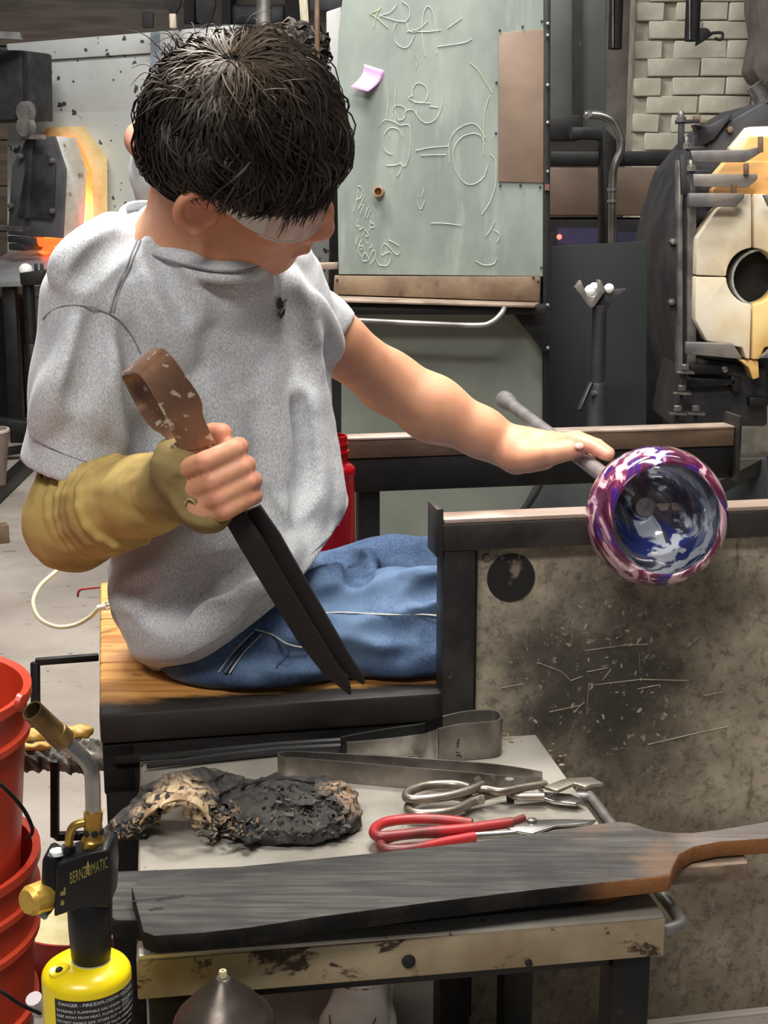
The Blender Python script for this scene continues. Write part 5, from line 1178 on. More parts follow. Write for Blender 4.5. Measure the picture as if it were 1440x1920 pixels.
# ---- joints
neck = P(345, 455, 1.79); shR = P(172, 560, 1.74); elR = P(140, 968, 1.74); wrR = P(330, 912, 1.53)
shL = P(520, 562, 1.93); elL = P(728, 716, 2.03); wrL = P(948, 836, 2.03)
pel = P(440, 1165, 1.86); hipR = P(420, 1220, 1.775); hipL = P(500, 1165, 1.96)
knR = B(.60, .12, .545); knL = B(.60, .37, .545); anR = V((-.015, 1.855, .12)); anL = V((.10, 2.12, .12))
waist = P(425, 985, 1.85); chest = P(400, 690, 1.85)
sh_ax = (shL - shR).normalized(); sh_ax.z = 0; sh_ax.normalize(); fwd = V((sh_ax.y, -sh_ax.x, 0)); upv = V((0, 0, 1))
TR = [sh_ax, fwd, upv]
# ---- body (skin) one continuous surface
bd = SDF((-.62, 1.36, .44), (.42, 2.16, 1.36), .0032)
# torso core and neck
bd.cap(pel, waist, .085, .085, .03); bd.ell(chest + V((0, .01, .02)), (.13, .085, .16), TR, k=.03); bd.cap(waist, chest, .085, .09, .03)
bd.cap(shR, shL, .045, .045, .03)
bd.cap(neck + V((0, 0, -.02)), Hd(-.03, 0, -.02), .056, .054, .02); bd.cap(neck + V((.035, -.04, -.015)), Hd(.01, .0, -.055), .045, .045, .02)
bd.cap(neck, shR + (neck - shR) * .3, .045, .035, .03); bd.cap(neck, shL + (neck - shL) * .3, .045, .035, .03)
# arms
bd.chain([shR, (shR + elR) / 2 + V((0, 0, 0)), elR], [.05, .047, .040], .02)
bd.chain([elR, (elR * .65 + wrR * .35), wrR], [.041, .042, .029], .015)
mL = elL * .62 + wrL * .38
bd.chain([shL, (shL * .5 + elL * .5), elL], [.046, .041, .040], .02)
bd.chain([elL, mL + V((0, 0, -.004)), wrL * .8 + elL * .2, wrL], [.042, .0445, .033, .0285], .02)
# upper legs inside the jeans keep the body one piece
bd.cap(pel, hipR, .07, .05, .03); bd.cap(pel, hipL, .07, .05, .03)
bd.cap(hipR, hipR + (knR - hipR) * .6, .045, .04, .03); bd.cap(hipL, hipL + (knL - hipL) * .6, .045, .04, .03)
# head
def he(x, y, z, rx, ry, rz, k=.015, op='u'): bd.ell(Hd(x, y, z), (rx * HS, ry * HS, rz * HS), HR, k, op)
def hc(a, b, ra, rb, k=.01, op='u'): bd.cap(Hd(*a), Hd(*b), ra * HS, rb * HS, k, op)
he(.006, 0, .043, .088, .073, .085); he(.042, 0, -.022, .058, .060, .080, .02)
for s_ in (-1, 1):
    hc((.0, s_ * .056, -.035), (.018, s_ * .048, -.072), .016, .016, .02); hc((.016, s_ * .050, -.068), (.074, s_ * .014, -.098), .021, .018, .025)
    he(.068, s_ * .040, -.030, .022, .022, .022, .02); hc((.086, s_ * .042, .016), (.100, s_ * .012, .016), .010, .010, .012)
    he(.103, s_ * .031, -.004, .013, .015, .010, .006, 's')
    hc((.112, s_ * .011, -.043), (.104, s_ * .016, -.043), .0095, .0085, .006)
    # ear
    ey_ = s_ * .076
    eF = (Fv * .90 + Rv * (-s_ * .43)).normalized(); eN = (Rv * s_ * .90 + Fv * .43).normalized()
    E0 = Hd(-.002, ey_, -.004)
    def ep(a, b, c): return E0 + eF * a + eN * c + Uv * b
    bd.ell(ep(-.010, .0, .004), (.024, .0065, .030), [eF, eN, Uv], .006)
    rim = [(.006, .020), (-.004, .031), (-.020, .031), (-.033, .018), (-.035, .0), (-.027, -.016), (-.014, -.028)]
    rp = spline([ep(a, b, .010) for a, b in rim], 4); bd.chain(rp, [.0052] * len(rp), .003)
    bd.ell(ep(-.010, .002, .014), (.013, .0105, .018), [eF, eN, Uv], .004, 's'); bd.ell(ep(-.017, .016, .013), (.009, .006, .008), [eF, eN, Uv], .003, 's')
    bd.ell(ep(-.010, -.028, .007), (.010, .007, .010), [eF, eN, Uv], .006)
    bd.cap(ep(.006, -.002, .008), ep(.006, -.010, .008), .0050, .0050, .004)
hc((.102, 0, .012), (.116, 0, -.014), .010, .012, .012); hc((.115, 0, -.014), (.1215, 0, -.038), .0130, .0160, .012); hc((.120, 0, -.042), (.104, 0, -.050), .011, .009, .008)
for s_ in (-1, 1): he(.115, s_ * .0085, -.0535, .006, .0042, .004, .003, 's')
he(.080, 0, -.060, .030, .036, .030, .015)
hc((.083, 0, -.100), (.080, 0, -.094), .015, .018, .02)
he(.048, 0, -.074, .046, .046, .036, .025)
for s_ in (-1, 1): he(.040, s_ * .036, -.055, .036, .026, .036, .025)
for s_ in (-1, 1):
    hc((.1115, 0, -.0640), (.102, s_ * .020, -.068), .0068, .0048, .004); hc((.1095, 0, -.0765), (.101, s_ * .018, -.073), .0075, .005, .004)
hc((.113, 0, -.0702), (.100, s_ * .024, -.071), .0018, .0015, .003, 's')
# ---- right fist around the jacks
JD = 1.455
def finger(pts, r0, r1, k=.002):
    pts = [nv(p) for p in pts]; n = len(pts)
    for i in range(n - 1):
        bd.cap(pts[i], pts[i + 1], r0 + (r1 - r0) * i / (n - 1), r0 + (r1 - r0) * (i + 1) / (n - 1), .0018 if i else k)
hb = P(345, 905, 1.49)
bd.cap(wrR, P(345, 880, 1.475), .03, .026, .015); bd.cap(wrR, P(385, 950, 1.46), .028, .022, .015); bd.cap(P(345, 872, 1.475), P(395, 955, 1.455), .024, .02, .015)
fing = [((348, 880), (386, 866), (438, 843), (447, 838)), ((362, 917), (400, 902), (452, 876), (461, 872)), ((378, 944), (412, 932), (464, 905), (474, 901)), ((398, 966), (425, 957), (467, 934), (477, 930))]
rad = (.0116, .0116, .0110, .0100)
for (a, b, c, d_), r_ in zip(fing, rad):
    finger([P(*a, JD - .004), P(*b, JD - .028), P(*c, JD - .018), P(*d_, JD + .004), P(d_[0] - 28, d_[1] + 8, JD + .026), P(d_[0] - 52, d_[1] + 18, JD + .03)], r_, r_ * .86)
finger([P(345, 868, JD + .028), P(372, 832, JD + .036), P(398, 815, JD + .034), P(416, 813, JD + .026)], .015, .0115)
# ---- left hand on the pipe
LH = lambda x, y, D: nv(P(x, y, D))
bd.chain([LH(948, 836, 2.03), LH(975, 842, 2.02), LH(1000, 842, 2.015)], [.0285, .030, .026], .012)
bd.cap(LH(985, 838, 2.03), LH(1032, 832, 2.00), .024, .018, .012); bd.cap(LH(985, 838, 2.06), LH(1030, 830, 2.05), .022, .017, .015); bd.cap(LH(968, 856, 2.005), LH(1020, 858, 1.975), .024, .016, .014)
finger([LH(990, 860, 1.985), LH(1035, 852, 1.955), LH(1068, 846, 1.945), LH(1092, 838, 1.94)], .0175, .0105, .012)
finger([LH(1030, 834, 1.985), LH(1075, 826, 1.955), LH(1112, 838, 1.925), LH(1140, 854, 1.905)], .0125, .0088, .008)
finger([LH(1032, 831, 2.01), LH(1082, 822, 1.985), LH(1120, 836, 1.955), LH(1142, 850, 1.94)], .0125, .0088, .008)
finger([LH(1030, 830, 2.035), LH(1078, 822, 2.015), LH(1114, 838, 1.99), LH(1130, 852, 1.98)], .012, .0085, .008)
finger([LH(1028, 832, 2.06), LH(1066, 828, 2.05), LH(1094, 842, 2.03), LH(1108, 854, 2.02)], .0105, .008, .008)
body = bd.build('body', skin_m, man, 1)
vv = bd.verts; n = len(vv); base = np.array(lin((208, 152, 118))); cols = np.repeat(base[None], n, 0)
def paint(c, p, r, amt=1., pw=2):
    d = np.linalg.norm(vv - nv(p), axis=1); w_ = np.clip(1 - (d / r) ** pw, 0, 1)[:, None] * amt; cols[:] = cols * (1 - w_) + np.array(lin(c)) * w_
for s_ in (-1, 1): paint((204, 126, 108), Hd(-.014, s_ * .086, .0), .044, .65); paint((216, 146, 120), Hd(.07, s_ * .045, -.035), .045, .35)
paint((214, 136, 118), Hd(.122, 0, -.034), .034, .5)
for q in np.linspace(-.019, .019, 5): paint((184, 104, 98), Hd(.109 - abs(q) * .25, q, -.0702), .012, .7)
paint((150, 112, 92), Hd(.105, .012, -.056), .014, .4); paint((150, 112, 92), Hd(.105, -.012, -.056), .014, .4)
for a, b, c, d_ in fing: paint((216, 138, 124), P(*d_, JD - .012), .022, .4); paint((214, 132, 116), P(*b, JD - .04), .016, .3)
paint((208, 116, 104), P(412, 812, JD + .02), .02, .5); paint((226, 150, 132), P(1095, 836, 1.93), .03, .5); paint((230, 148, 134), P(1135, 850, 1.91), .04, .6); paint((218, 142, 118), P(975, 856, 1.99), .05, .3)
colattr(body, cols)
nail = pm('finger_nail', (226, 164, 148), None, bump=0, rough=.3)
for (px, py, D_, ex_, sz) in ((1087, 836, 1.9275, (1, -.3, .35), .0060), (434, 836, JD - .034, (.9, 0, .4), 0), ):
    if sz:
        c0 = P(px, py, D_); e_ = V(ex_).normalized(); nrm_ = V((-.1, -.8, .6)).normalized(); sd = nrm_.cross(e_).normalized()
        s_ = SDF(nv(c0) - .015, nv(c0) + .015, .001); s_.ell(c0, (sz * 1.3, sz * .85, .0022), [e_, sd, nrm_], .001); s_.build('thumb_nail', nail, body, 1)
eye_w = pm('eye_white', (226, 222, 216), None, bump=0, rough=.2); eye_b = pm('brown_iris', (60, 38, 26), None, bump=0, rough=.2)
for s_ in (-1, 1):
    c0 = Hd(.0905, s_ * .031, -.004); MB().lathe([(.0118 * HS * math.sin(a * math.pi / 12), -.0118 * HS * math.cos(a * math.pi / 12)) for a in range(13)], c0, Fv, 20).build('eye', eye_w, body, smooth=60)
    MB().lathe([(0, .0125 * HS), (.005 * HS, .0112 * HS), (.0052 * HS, .0105 * HS)], c0, (Fv - Uv * .25), 16).build('iris', eye_b, body, smooth=60)

# ---- T-shirt
t = NT('heather_grey')
n1 = t.noise(700, 2, .6, 0, t.mapping((1, 1, .4), (.3, .2, 0))); n2 = t.noise(40, 4, .6)
c = t.mix(t.ramp(n1, .35, .65), lin((164, 166, 170)), lin((206, 207, 208)))
c = t.mix(t.math('MULTIPLY', t.ramp(n2, .4, .7), .3), c, lin((168, 172, 180)))
t.bump(n1, .12, .001)
tee_m = t.done(c, .85, 0, Specular_IOR_Level=.2, Sheen_Weight=.25)
def mkts(): return SDF((-.62, 1.46, .46), (.16, 2.16, 1.12), .0040)
ts = mkts()
ts.ell(chest + V((.005, .01, .03)), (.172, .118, .20), TR, k=.04)
ts.cap(shR + V((.035, .01, -.012)), shL + V((-.02, 0, -.02)), .058, .058, .05)
ts.cap(neck + V((0, .02, -.06)), neck + V((.0, .025, -.035)), .085, .07, .05)
ts.cap(P(330, 505, 1.78), P(440, 522, 1.755), .045, .045, .03)
ts.ell(P(428, 925, 1.85), (.152, .125, .18), TR, k=.06)
ts.ell(P(425, 1080, 1.85), (.160, .142, .12), TR, k=.05)
ts.cap(P(385, 1145, 1.82), P(475, 1110, 1.80), .100, .115, .04); ts.cap(P(395, 1170, 1.90), P(400, 1130, 1.97), .095, .10, .05)
ts.cap(P(520, 1000, 1.84), P(545, 960, 1.86), .07, .07, .05)
ts.disp(lambda X, Y, Z: .0016 * np.sin(X * 70 + 3 * np.sin(Z * 40)) * np.sin(Z * 62 + 2 * np.sin(Y * 55)))
torso_solid = ts.A.copy(); ts.shell(.020)
hA, hB = P(642, 990, 1.80), P(300, 1266, 1.74); mid = (hA + hB) / 2; dh = (hB - hA).normalized()
nn_ = V((-dh.z, 0, dh.x)); nn_ = nn_ if nn_.z < 0 else -nn_
ts.cut(mid, nn_ + V((0, .12, 0)), lo=(-.45, 1.4, .4), hi=(.2, 2.2, .86))
# sleeves as their own shells
sa = mkts(); slR0 = shR + V((.004, 0, -.005)); slR1 = shR + (elR - shR) * .80 + V((.008, 0, 0))
sa.chain([slR0, (slR0 + slR1) / 2 + V((.004, 0, 0)), slR1, elR], [.066, .070, .072, .072], .03)
saA = sa.A.copy(); sa.shell(.020); cR = P(133, 880, 1.74); sa.cut(cR, V((-.27, 0, -1)))
sb = mkts(); sb.chain([shL + V((-.01, 0, -.014)), shL + (elL - shL) * .3 + V((0, 0, -.006)), elL + V((0, 0, -.01))], [.056, .051, .047], .03)
sbA = sb.A.copy(); sb.shell(.020); cL = P(612, 652, 1.97); sb.cut(cL, V((.74, .1, -.66)))
def smn(a, b, k):
    h = np.maximum(k - np.abs(a - b), 0) / k; return np.minimum(a, b) - h * h * k * .25
ts.A = smn(smn(ts.A, sa.A, .012), sb.A, .012)
cp_ = [P(240, 398, 1.83), P(262, 432, 1.775), (P(318, 466, 1.728)), P(385, 487, 1.702), P(440, 489, 1.702), P(482, 474, 1.735), P(500, 452, 1.80), P(450, 425, 1.87), P(350, 398, 1.905), P(275, 388, 1.885)]
cring = spline(cp_, 6, True); cctr = sum(cring, V((0, 0, 0))) / len(cring)
cr2 = [p + (p - cctr).normalized() * .008 + V((0, 0, -.015)) for p in cring]; ts.chain(cr2 + cr2[:1], [.005] * (len(cr2) + 1), .010)
for p in cring: ts.cap(p + (cctr - p) * .45 + V((0, 0, .02)), p + (cctr - p) * .45 + V((0, 0, .06)), .012, .02, .003, 's')
ts.cap(cctr + V((0, 0, -.005)), Hd(-.01, 0, -.03), .052, .062, .004, 's')
RID = [([(158, 600), (139, 690), (104, 750), (80, 805)], .010), ([(235, 425), (165, 475), (125, 525)], .007), ([(245, 450), (185, 495), (140, 540)], .006), ([(215, 412), (150, 465), (112, 515)], .006),
       ([(268, 470), (300, 540), (330, 610), (345, 680)], .007), ([(290, 455), (345, 530), (375, 590)], .006), ([(225, 640), (205, 720), (190, 800)], .007), ([(250, 690), (240, 760), (225, 830)], .006),
       ([(540, 520), (556, 580), (580, 640)], .006), ([(570, 600), (600, 800), (628, 950)], .008), ([(560, 700), (585, 860), (590, 960)], .006), ([(585, 560), (610, 620), (625, 660)], .006),
       ([(385, 720), (420, 800), (440, 880)], .006), ([(500, 700), (520, 820), (520, 930)], .006),
       ([(225, 1100), (300, 1085), (370, 1068), (470, 1072)], .0145), ([(230, 1130), (300, 1112), (345, 1088)], .0145), ([(320, 1110), (395, 1108), (480, 1070), (540, 1025)], .0145), ([(250, 1175), (330, 1160), (420, 1115), (500, 1080)], .0145),
       ([(265, 1215), (350, 1195), (430, 1150)], .0145), ([(330, 1030), (420, 1025), (500, 1000)], .008), ([(400, 985), (480, 980), (570, 930)], .007)]
VAL = [([(180, 590), (165, 690), (140, 760)], .008), ([(230, 1115), (300, 1098), (360, 1080), (430, 1088)], .0115), ([(300, 1140), (395, 1090), (500, 1045)], .0115), ([(260, 1150), (320, 1140), (380, 1110)], .0115), ([(240, 620), (262, 680), (268, 760), (262, 830)], .009),
       ([(480, 930), (520, 1000), (505, 1040)], .007), ([(560, 560), (575, 640), (590, 720)], .006), ([(250, 438), (190, 482), (150, 528)], .005), ([(280, 462), (320, 530), (350, 600)], .006), ([(560, 760), (572, 880), (560, 960)], .007)]
for ln, r_ in RID: ts.fold(ln, r_ * 1.5, .026, 'u', .55)
for ln, r_ in VAL: ts.fold(ln, r_ * 1.25, .02, 's', .3)
tee = ts.build('t_shirt', tee_m, man, 1); tag(tee, 'heather grey short sleeved T-shirt')
seam_m = pm('seam_shadow_thread', (120, 121, 124), (140, 141, 143), 90, .9, bump=0)
def onshirt(line, r, mat, name, n=5, par=tee, fld=None):
    pts = [(fld or ts).hit(*p) for p in line]; eye = V((0, 0, CAMH)); pts = [p + (eye - p).normalized() * (r * .5 + .0028) for p in pts if p is not None]
    if len(pts) > 1: return MB().tube(spline(pts, n), r, 6, flat=.7).build(name, mat, par, smooth=60)
onshirt([(80, 598), (98, 582), (125, 573), (160, 573), (190, 582), (212, 592), (232, 610), (248, 632), (262, 660)], .0013, seam_m, 'sleeve_seam')
onshirt([(258, 448), (240, 490), (222, 530), (206, 585)], .0011, seam_m, 'shoulder_seam'); onshirt([(264, 450), (246, 492), (228, 532), (212, 585)], .0011, seam_m, 'shoulder_seam')
onshirt([(56, 818), (100, 842), (150, 862), (205, 875)], .0008, seam_m, 'cuff_stitch'); 
onshirt([(622, 1000), (560, 1062), (505, 1115), (430, 1180), (360, 1222), (300, 1245)], .0008, seam_m, 'hem_stitch')
# collar
cs = spline(cp_, 6, True); ctr = sum(cs, V((0, 0, 0))) / len(cs)
mbc = MB(); vs = []; m_ = len(cs)
for p in cs:
    o_ = (p - ctr); o_.z = 0; o_.normalize(); dn = (o_ * .55 + V((0, 0, -.83))).normalized()
    for a, b in ((-.004, -.004), (.0, -.0065), (.0035, -.002), (.0035, .013), (.0, .016), (-.004, .012)):
        vs.append(p + dn * b + o_ * (a + .009) + V((0, 0, .003)))
mbc.v = [tuple(v) for v in vs]
for i in range(m_):
    for k_ in range(6): mbc.f.append((i * 6 + k_, i * 6 + (k_ + 1) % 6, ((i + 1) % m_) * 6 + (k_ + 1) % 6, ((i + 1) % m_) * 6 + k_))
mbc.build('collar', tee_m, tee, smooth=70)
MB().tube([p + ((p - ctr) * V((1, 1, 0))).normalized() * .021 + V((0, 0, -.0125)) for p in cs] if False else [V(vs[i_ * 6 + 4]) + (p - ctr).normalized() * .0012 for i_, p in enumerate(cs)], .0011, 6, closed=True).build('collar_seam', seam_m, tee, smooth=60)
# chest logo, laid on the cloth
lg_m = pm('black_print', (24, 24, 26), None, bump=0, rough=.7)
sl_ = 80 / 1440
def patchon(poly, name):
    pts = [ts.hit(490 + x * sl_, 530 + y * sl_) for x, y in poly]; eye = V((0, 0, CAMH))
    pts = [p + (eye - p).normalized() * .0062 for p in pts if p is not None]
    if len(pts) > 2: MB().prism(pts, (0, .007, 0)).build(name, lg_m, tee)
patchon([(540, 570), (650, 485), (690, 640), (720, 650), (860, 545), (865, 580), (740, 690), (765, 810), (580, 905)], 'logo_print')
patchon([(570, 980), (640, 1060), (700, 1010), (790, 880), (800, 940), (770, 1080), (710, 1180), (640, 1230), (615, 1120)], 'logo_print')

# ---- jeans
t = NT('denim')
n1 = t.noise(800, 2, .5, 0, t.mapping((1, .25, 1), (0, .5, 0))); n2 = t.noise(9, 5, .6)
c = t.mix(t.ramp(n1, .35, .65), lin((50, 68, 98)), lin((80, 100, 130)))
c = t.mix(t.math('MULTIPLY', t.ramp(n2, .42, .66), .55), c, lin((116, 140, 170)))
t.bump(n1, .15, .001)
den_m = t.done(c, .85, 0, Specular_IOR_Level=.2)
jn = SDF((-.46, 1.60, .0), (.36, 2.22, .74), .0042)
jn.ell(pel + V((.035, 0, -.035)), (.130, .17, .11), [b1, b2, b3], k=.03); jn.cap(hipR + V((-.003, .02, -.01)), hipL + V((-.02, -.02, -.01)), .085, .085, .03)
kR = knR; kL = knL
jn.chain([hipR + V((.01, 0, 0)), (hipR + kR) / 2 + V((0, .005, .002)), kR], [.088, .080, .070], .03)
jn.chain([hipL, (hipL + kL) / 2 + V((0, 0, .006)), kL + V((0, 0, .0))], [.085, .078, .070], .03)
jn.chain([kR, (kR + anR) / 2 + V((.015, 0, 0)), anR], [.068, .062, .056], .03); jn.chain([kL, (kL + anL) / 2 + V((.015, 0, 0)), anL], [.068, .062, .056], .03)
for ln, r_ in (([(700, 1130), (770, 1105), (840, 1085)], .010), ([(640, 1160), (740, 1160), (840, 1130)], .009), ([(560, 1110), (620, 1090), (700, 1060)], .009), ([(640, 1010), (668, 1040), (690, 1065)], .007), ([(560, 1200), (650, 1215), (760, 1190)], .008), ([(720, 1260), (790, 1240), (845, 1235)], .008), ([(430, 1270), (520, 1250), (600, 1240)], .008)): jn.fold(ln, r_ * 1.5, .025, 'u', .55)
for ln, r_ in (([(640, 1140), (730, 1120), (840, 1098)], .009), ([(690, 1180), (770, 1172), (845, 1150)], .009), ([(650, 1030), (672, 1062), (668, 1085)], .008), ([(600, 1130), (680, 1115), (760, 1075)], .008), ([(500, 1230), (600, 1228), (700, 1235)], .007)): jn.fold(ln, r_ * 1.3, .02, 's', .3)
jn.disp(lambda X, Y, Z: .0012 * np.sin(X * 80 + 3 * np.sin(Z * 50 + Y * 30)) * np.sin(Z * 72 + 2 * np.sin(X * 45)))
# seat surface under the thighs
jn.cut((0, 0, .5015), (0, 0, -1), lo=(-.5, 1.5, .38), hi=(.10, 2.2, .56), k=.02)
jn.cut((0, 0, .11), (0, 0, -1), k=.004)
jeans = jn.build('jeans', den_m, man, 1); tag(jeans, 'faded blue denim jeans')
st_m = pm('pale_thread', (196, 190, 176), (170, 170, 168), 200, .8, bump=0); sd_m = pm('dark_seam', (40, 52, 76), None, bump=0)
onshirt([(478, 1180), (510, 1190), (540, 1208), (580, 1216)], .0014, st_m, 'pocket_stitch', par=jeans, fld=jn)
onshirt([(512, 1130), (560, 1150), (640, 1148), (720, 1152), (790, 1152), (842, 1156)], .0013, st_m, 'side_stitch', par=jeans, fld=jn)
onshirt([(375, 1304), (410, 1260), (440, 1220), (475, 1185)], .0013, st_m, 'yoke_stitch', par=jeans, fld=jn); onshirt([(395, 1306), (430, 1262), (458, 1222), (490, 1190)], .0013, st_m, 'yoke_stitch', par=jeans, fld=jn)
onshirt([(385, 1305), (420, 1261), (449, 1221), (483, 1188)], .0034, sd_m, 'yoke_seam', par=jeans, fld=jn)
onshirt([(658, 1255), (661, 1280), (660, 1306)], .0014, st_m, 'inseam_stitch', par=jeans, fld=jn)
onshirt([(520, 1250), (522, 1280), (530, 1310)], .0007, sd_m, 'pocket_edge', par=jeans, fld=jn); onshirt([(545, 1215), (522, 1245), (520, 1250)], .0007, sd_m, 'pocket_edge', par=jeans, fld=jn)

# ---- heat sleeve on the right forearm
t = NT('knit_sleeve')
n1 = t.noise(300, 2, .5, 0, t.mapping((1, 1, 3))); n2 = t.noise(14, 5, .6)
c = t.mix(t.ramp(n2, .4, .66), lin((190, 164, 100)), lin((162, 138, 86)))
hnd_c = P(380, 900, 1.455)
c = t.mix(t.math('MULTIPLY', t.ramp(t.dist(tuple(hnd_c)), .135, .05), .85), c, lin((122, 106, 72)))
t.bump(n1, .2, .001)
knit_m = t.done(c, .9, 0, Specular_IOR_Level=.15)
sv = SDF((-.53, 1.38, .52), (-.12, 1.86, .86), .0030)
sv.chain([elR + V((.004, .01, .035)), elR + V((0, -.01, -.005)), elR * .62 + wrR * .38, elR * .25 + wrR * .75, wrR], [.052, .057, .051, .042, .0355], .022)
sv.cap(wrR, P(340, 885, 1.475), .0355, .030, .016); sv.cap(wrR, P(382, 946, 1.458), .034, .026, .016); sv.cap(P(340, 872, 1.468), P(392, 955, 1.452), .0285, .0245, .014); sv.cap(P(330, 858, 1.48), P(352, 846, 1.472), .018, .014, .010); sv.cap(P(310, 838, 1.49), P(322, 862, 1.49), .008, .014, .008)
for i, f_ in enumerate(np.linspace(.10, .5, 6)):
    c0 = elR + (wrR - elR) * f_; ax_ = (wrR - elR).normalized(); ex_, ey_, _ = frame(ax_); rr = .060 - .012 * f_
    rp = [c0 + ax_ * (.006 * math.sin(a * 2 + i)) + (ex_ * math.cos(a) + ey_ * math.sin(a)) * (rr - .003) for a in [j * 6.283 / 16 for j in range(17)]]
    sv.chain(rp, [.0052] * 17, .006)
for i, f_ in enumerate((.80, .87, .94)):
    c0 = elR + (wrR - elR) * f_; ax_ = (wrR - elR).normalized(); ex_, ey_, _ = frame(ax_)
    rp = [c0 + ax_ * (.01 * math.sin(a + i)) + (ex_ * math.cos(a) + ey_ * math.sin(a)) * (.0375 - .002 * i) for a in [j * 6.283 / 16 for j in range(17)]]
    sv.chain(rp, [.0042] * 17, .006)
for a, b in (((330, 900), (372, 935)), ((350, 880), (378, 905)), ((352, 955), (395, 966)), ((318, 915), (350, 960))): sv.fold([a, ((a[0] + b[0]) / 2, (a[1] + b[1]) / 2 + 4), b], .006, .008, 's', .3)
sv.disp(lambda X, Y, Z: .0008 * np.sin(X * 120 + 2 * np.sin(Z * 90)) * np.sin(Z * 110 + Y * 100))
# finger openings and elbow opening
for (a, b, c_, d_), r_ in zip(fing, rad): sv.cap(P(a[0] + 22, a[1] - 9, JD - .026), P(*c_, JD - .03), .0150, .019, .003, 's')
sv.cap(elR + V((0, .0, .03)), shR, .0405, .0475, .004, 's')
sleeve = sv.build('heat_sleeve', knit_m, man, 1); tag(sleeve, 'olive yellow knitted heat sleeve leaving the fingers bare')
onshirt([(345, 945), (352, 935), (362, 940), (366, 950), (356, 958)], .0008, pm('loose_thread', (206, 196, 160), None, bump=0), 'loose_thread', par=sleeve, fld=sv)

# ---- safety glasses
gm = NT('clear_plastic'); gmm = gm.done(lin((236, 236, 234)), .18, 0, Alpha=.22, Specular_IOR_Level=.8)
gm2 = NT('frosted_plastic'); gmm2 = gm2.done(lin((232, 232, 230)), .3, 0, Alpha=.62, Specular_IOR_Level=.6)
gs = root('safety_glasses', Hd(.1, 0, 0), 'clear wraparound safety glasses worn under the dark fringe', 'glasses')
lo_, hi_ = [], []
for i in range(33):
    a = -1 + 2 * i / 32; an = a * math.radians(80)
    x = .040 + .082 * math.cos(an) ** .8 if abs(an) < 1.55 else .04; y = .079 * math.sin(an) / math.sin(math.radians(80))
    hlow = -.012 - .012 * (1 - abs(a) ** 3) + (.014 * (1 - abs(a) * 4) if abs(a) < .25 else 0); hhi = .018
    lo_.append(Hd(x, y, hlow)); hi_.append(Hd(x, y, hhi))
MB().strip(lo_, hi_, .0022).build('lens', gmm, gs, smooth=60)
for s_ in (-1, 1):
    tl = spline([Hd(.066, s_ * .0765, -.013), Hd(.045, s_ * .079, -.007), Hd(.022, s_ * .0805, .004), Hd(.0, s_ * .082, .012), Hd(-.03, s_ * .080, .016)], 4)
    th_ = spline([Hd(.066, s_ * .0765, .017), Hd(.045, s_ * .079, .018), Hd(.022, s_ * .0805, .020), Hd(.0, s_ * .082, .021), Hd(-.032, s_ * .080, .022)], 4)
    MB().strip(tl, th_, .003).build('temple', gmm2, gs, smooth=60)
MB().tube([p + (p - HO).normalized() * .0004 for p in lo_], .0013, 6).build('lower_edge', gmm2, gs, smooth=60)

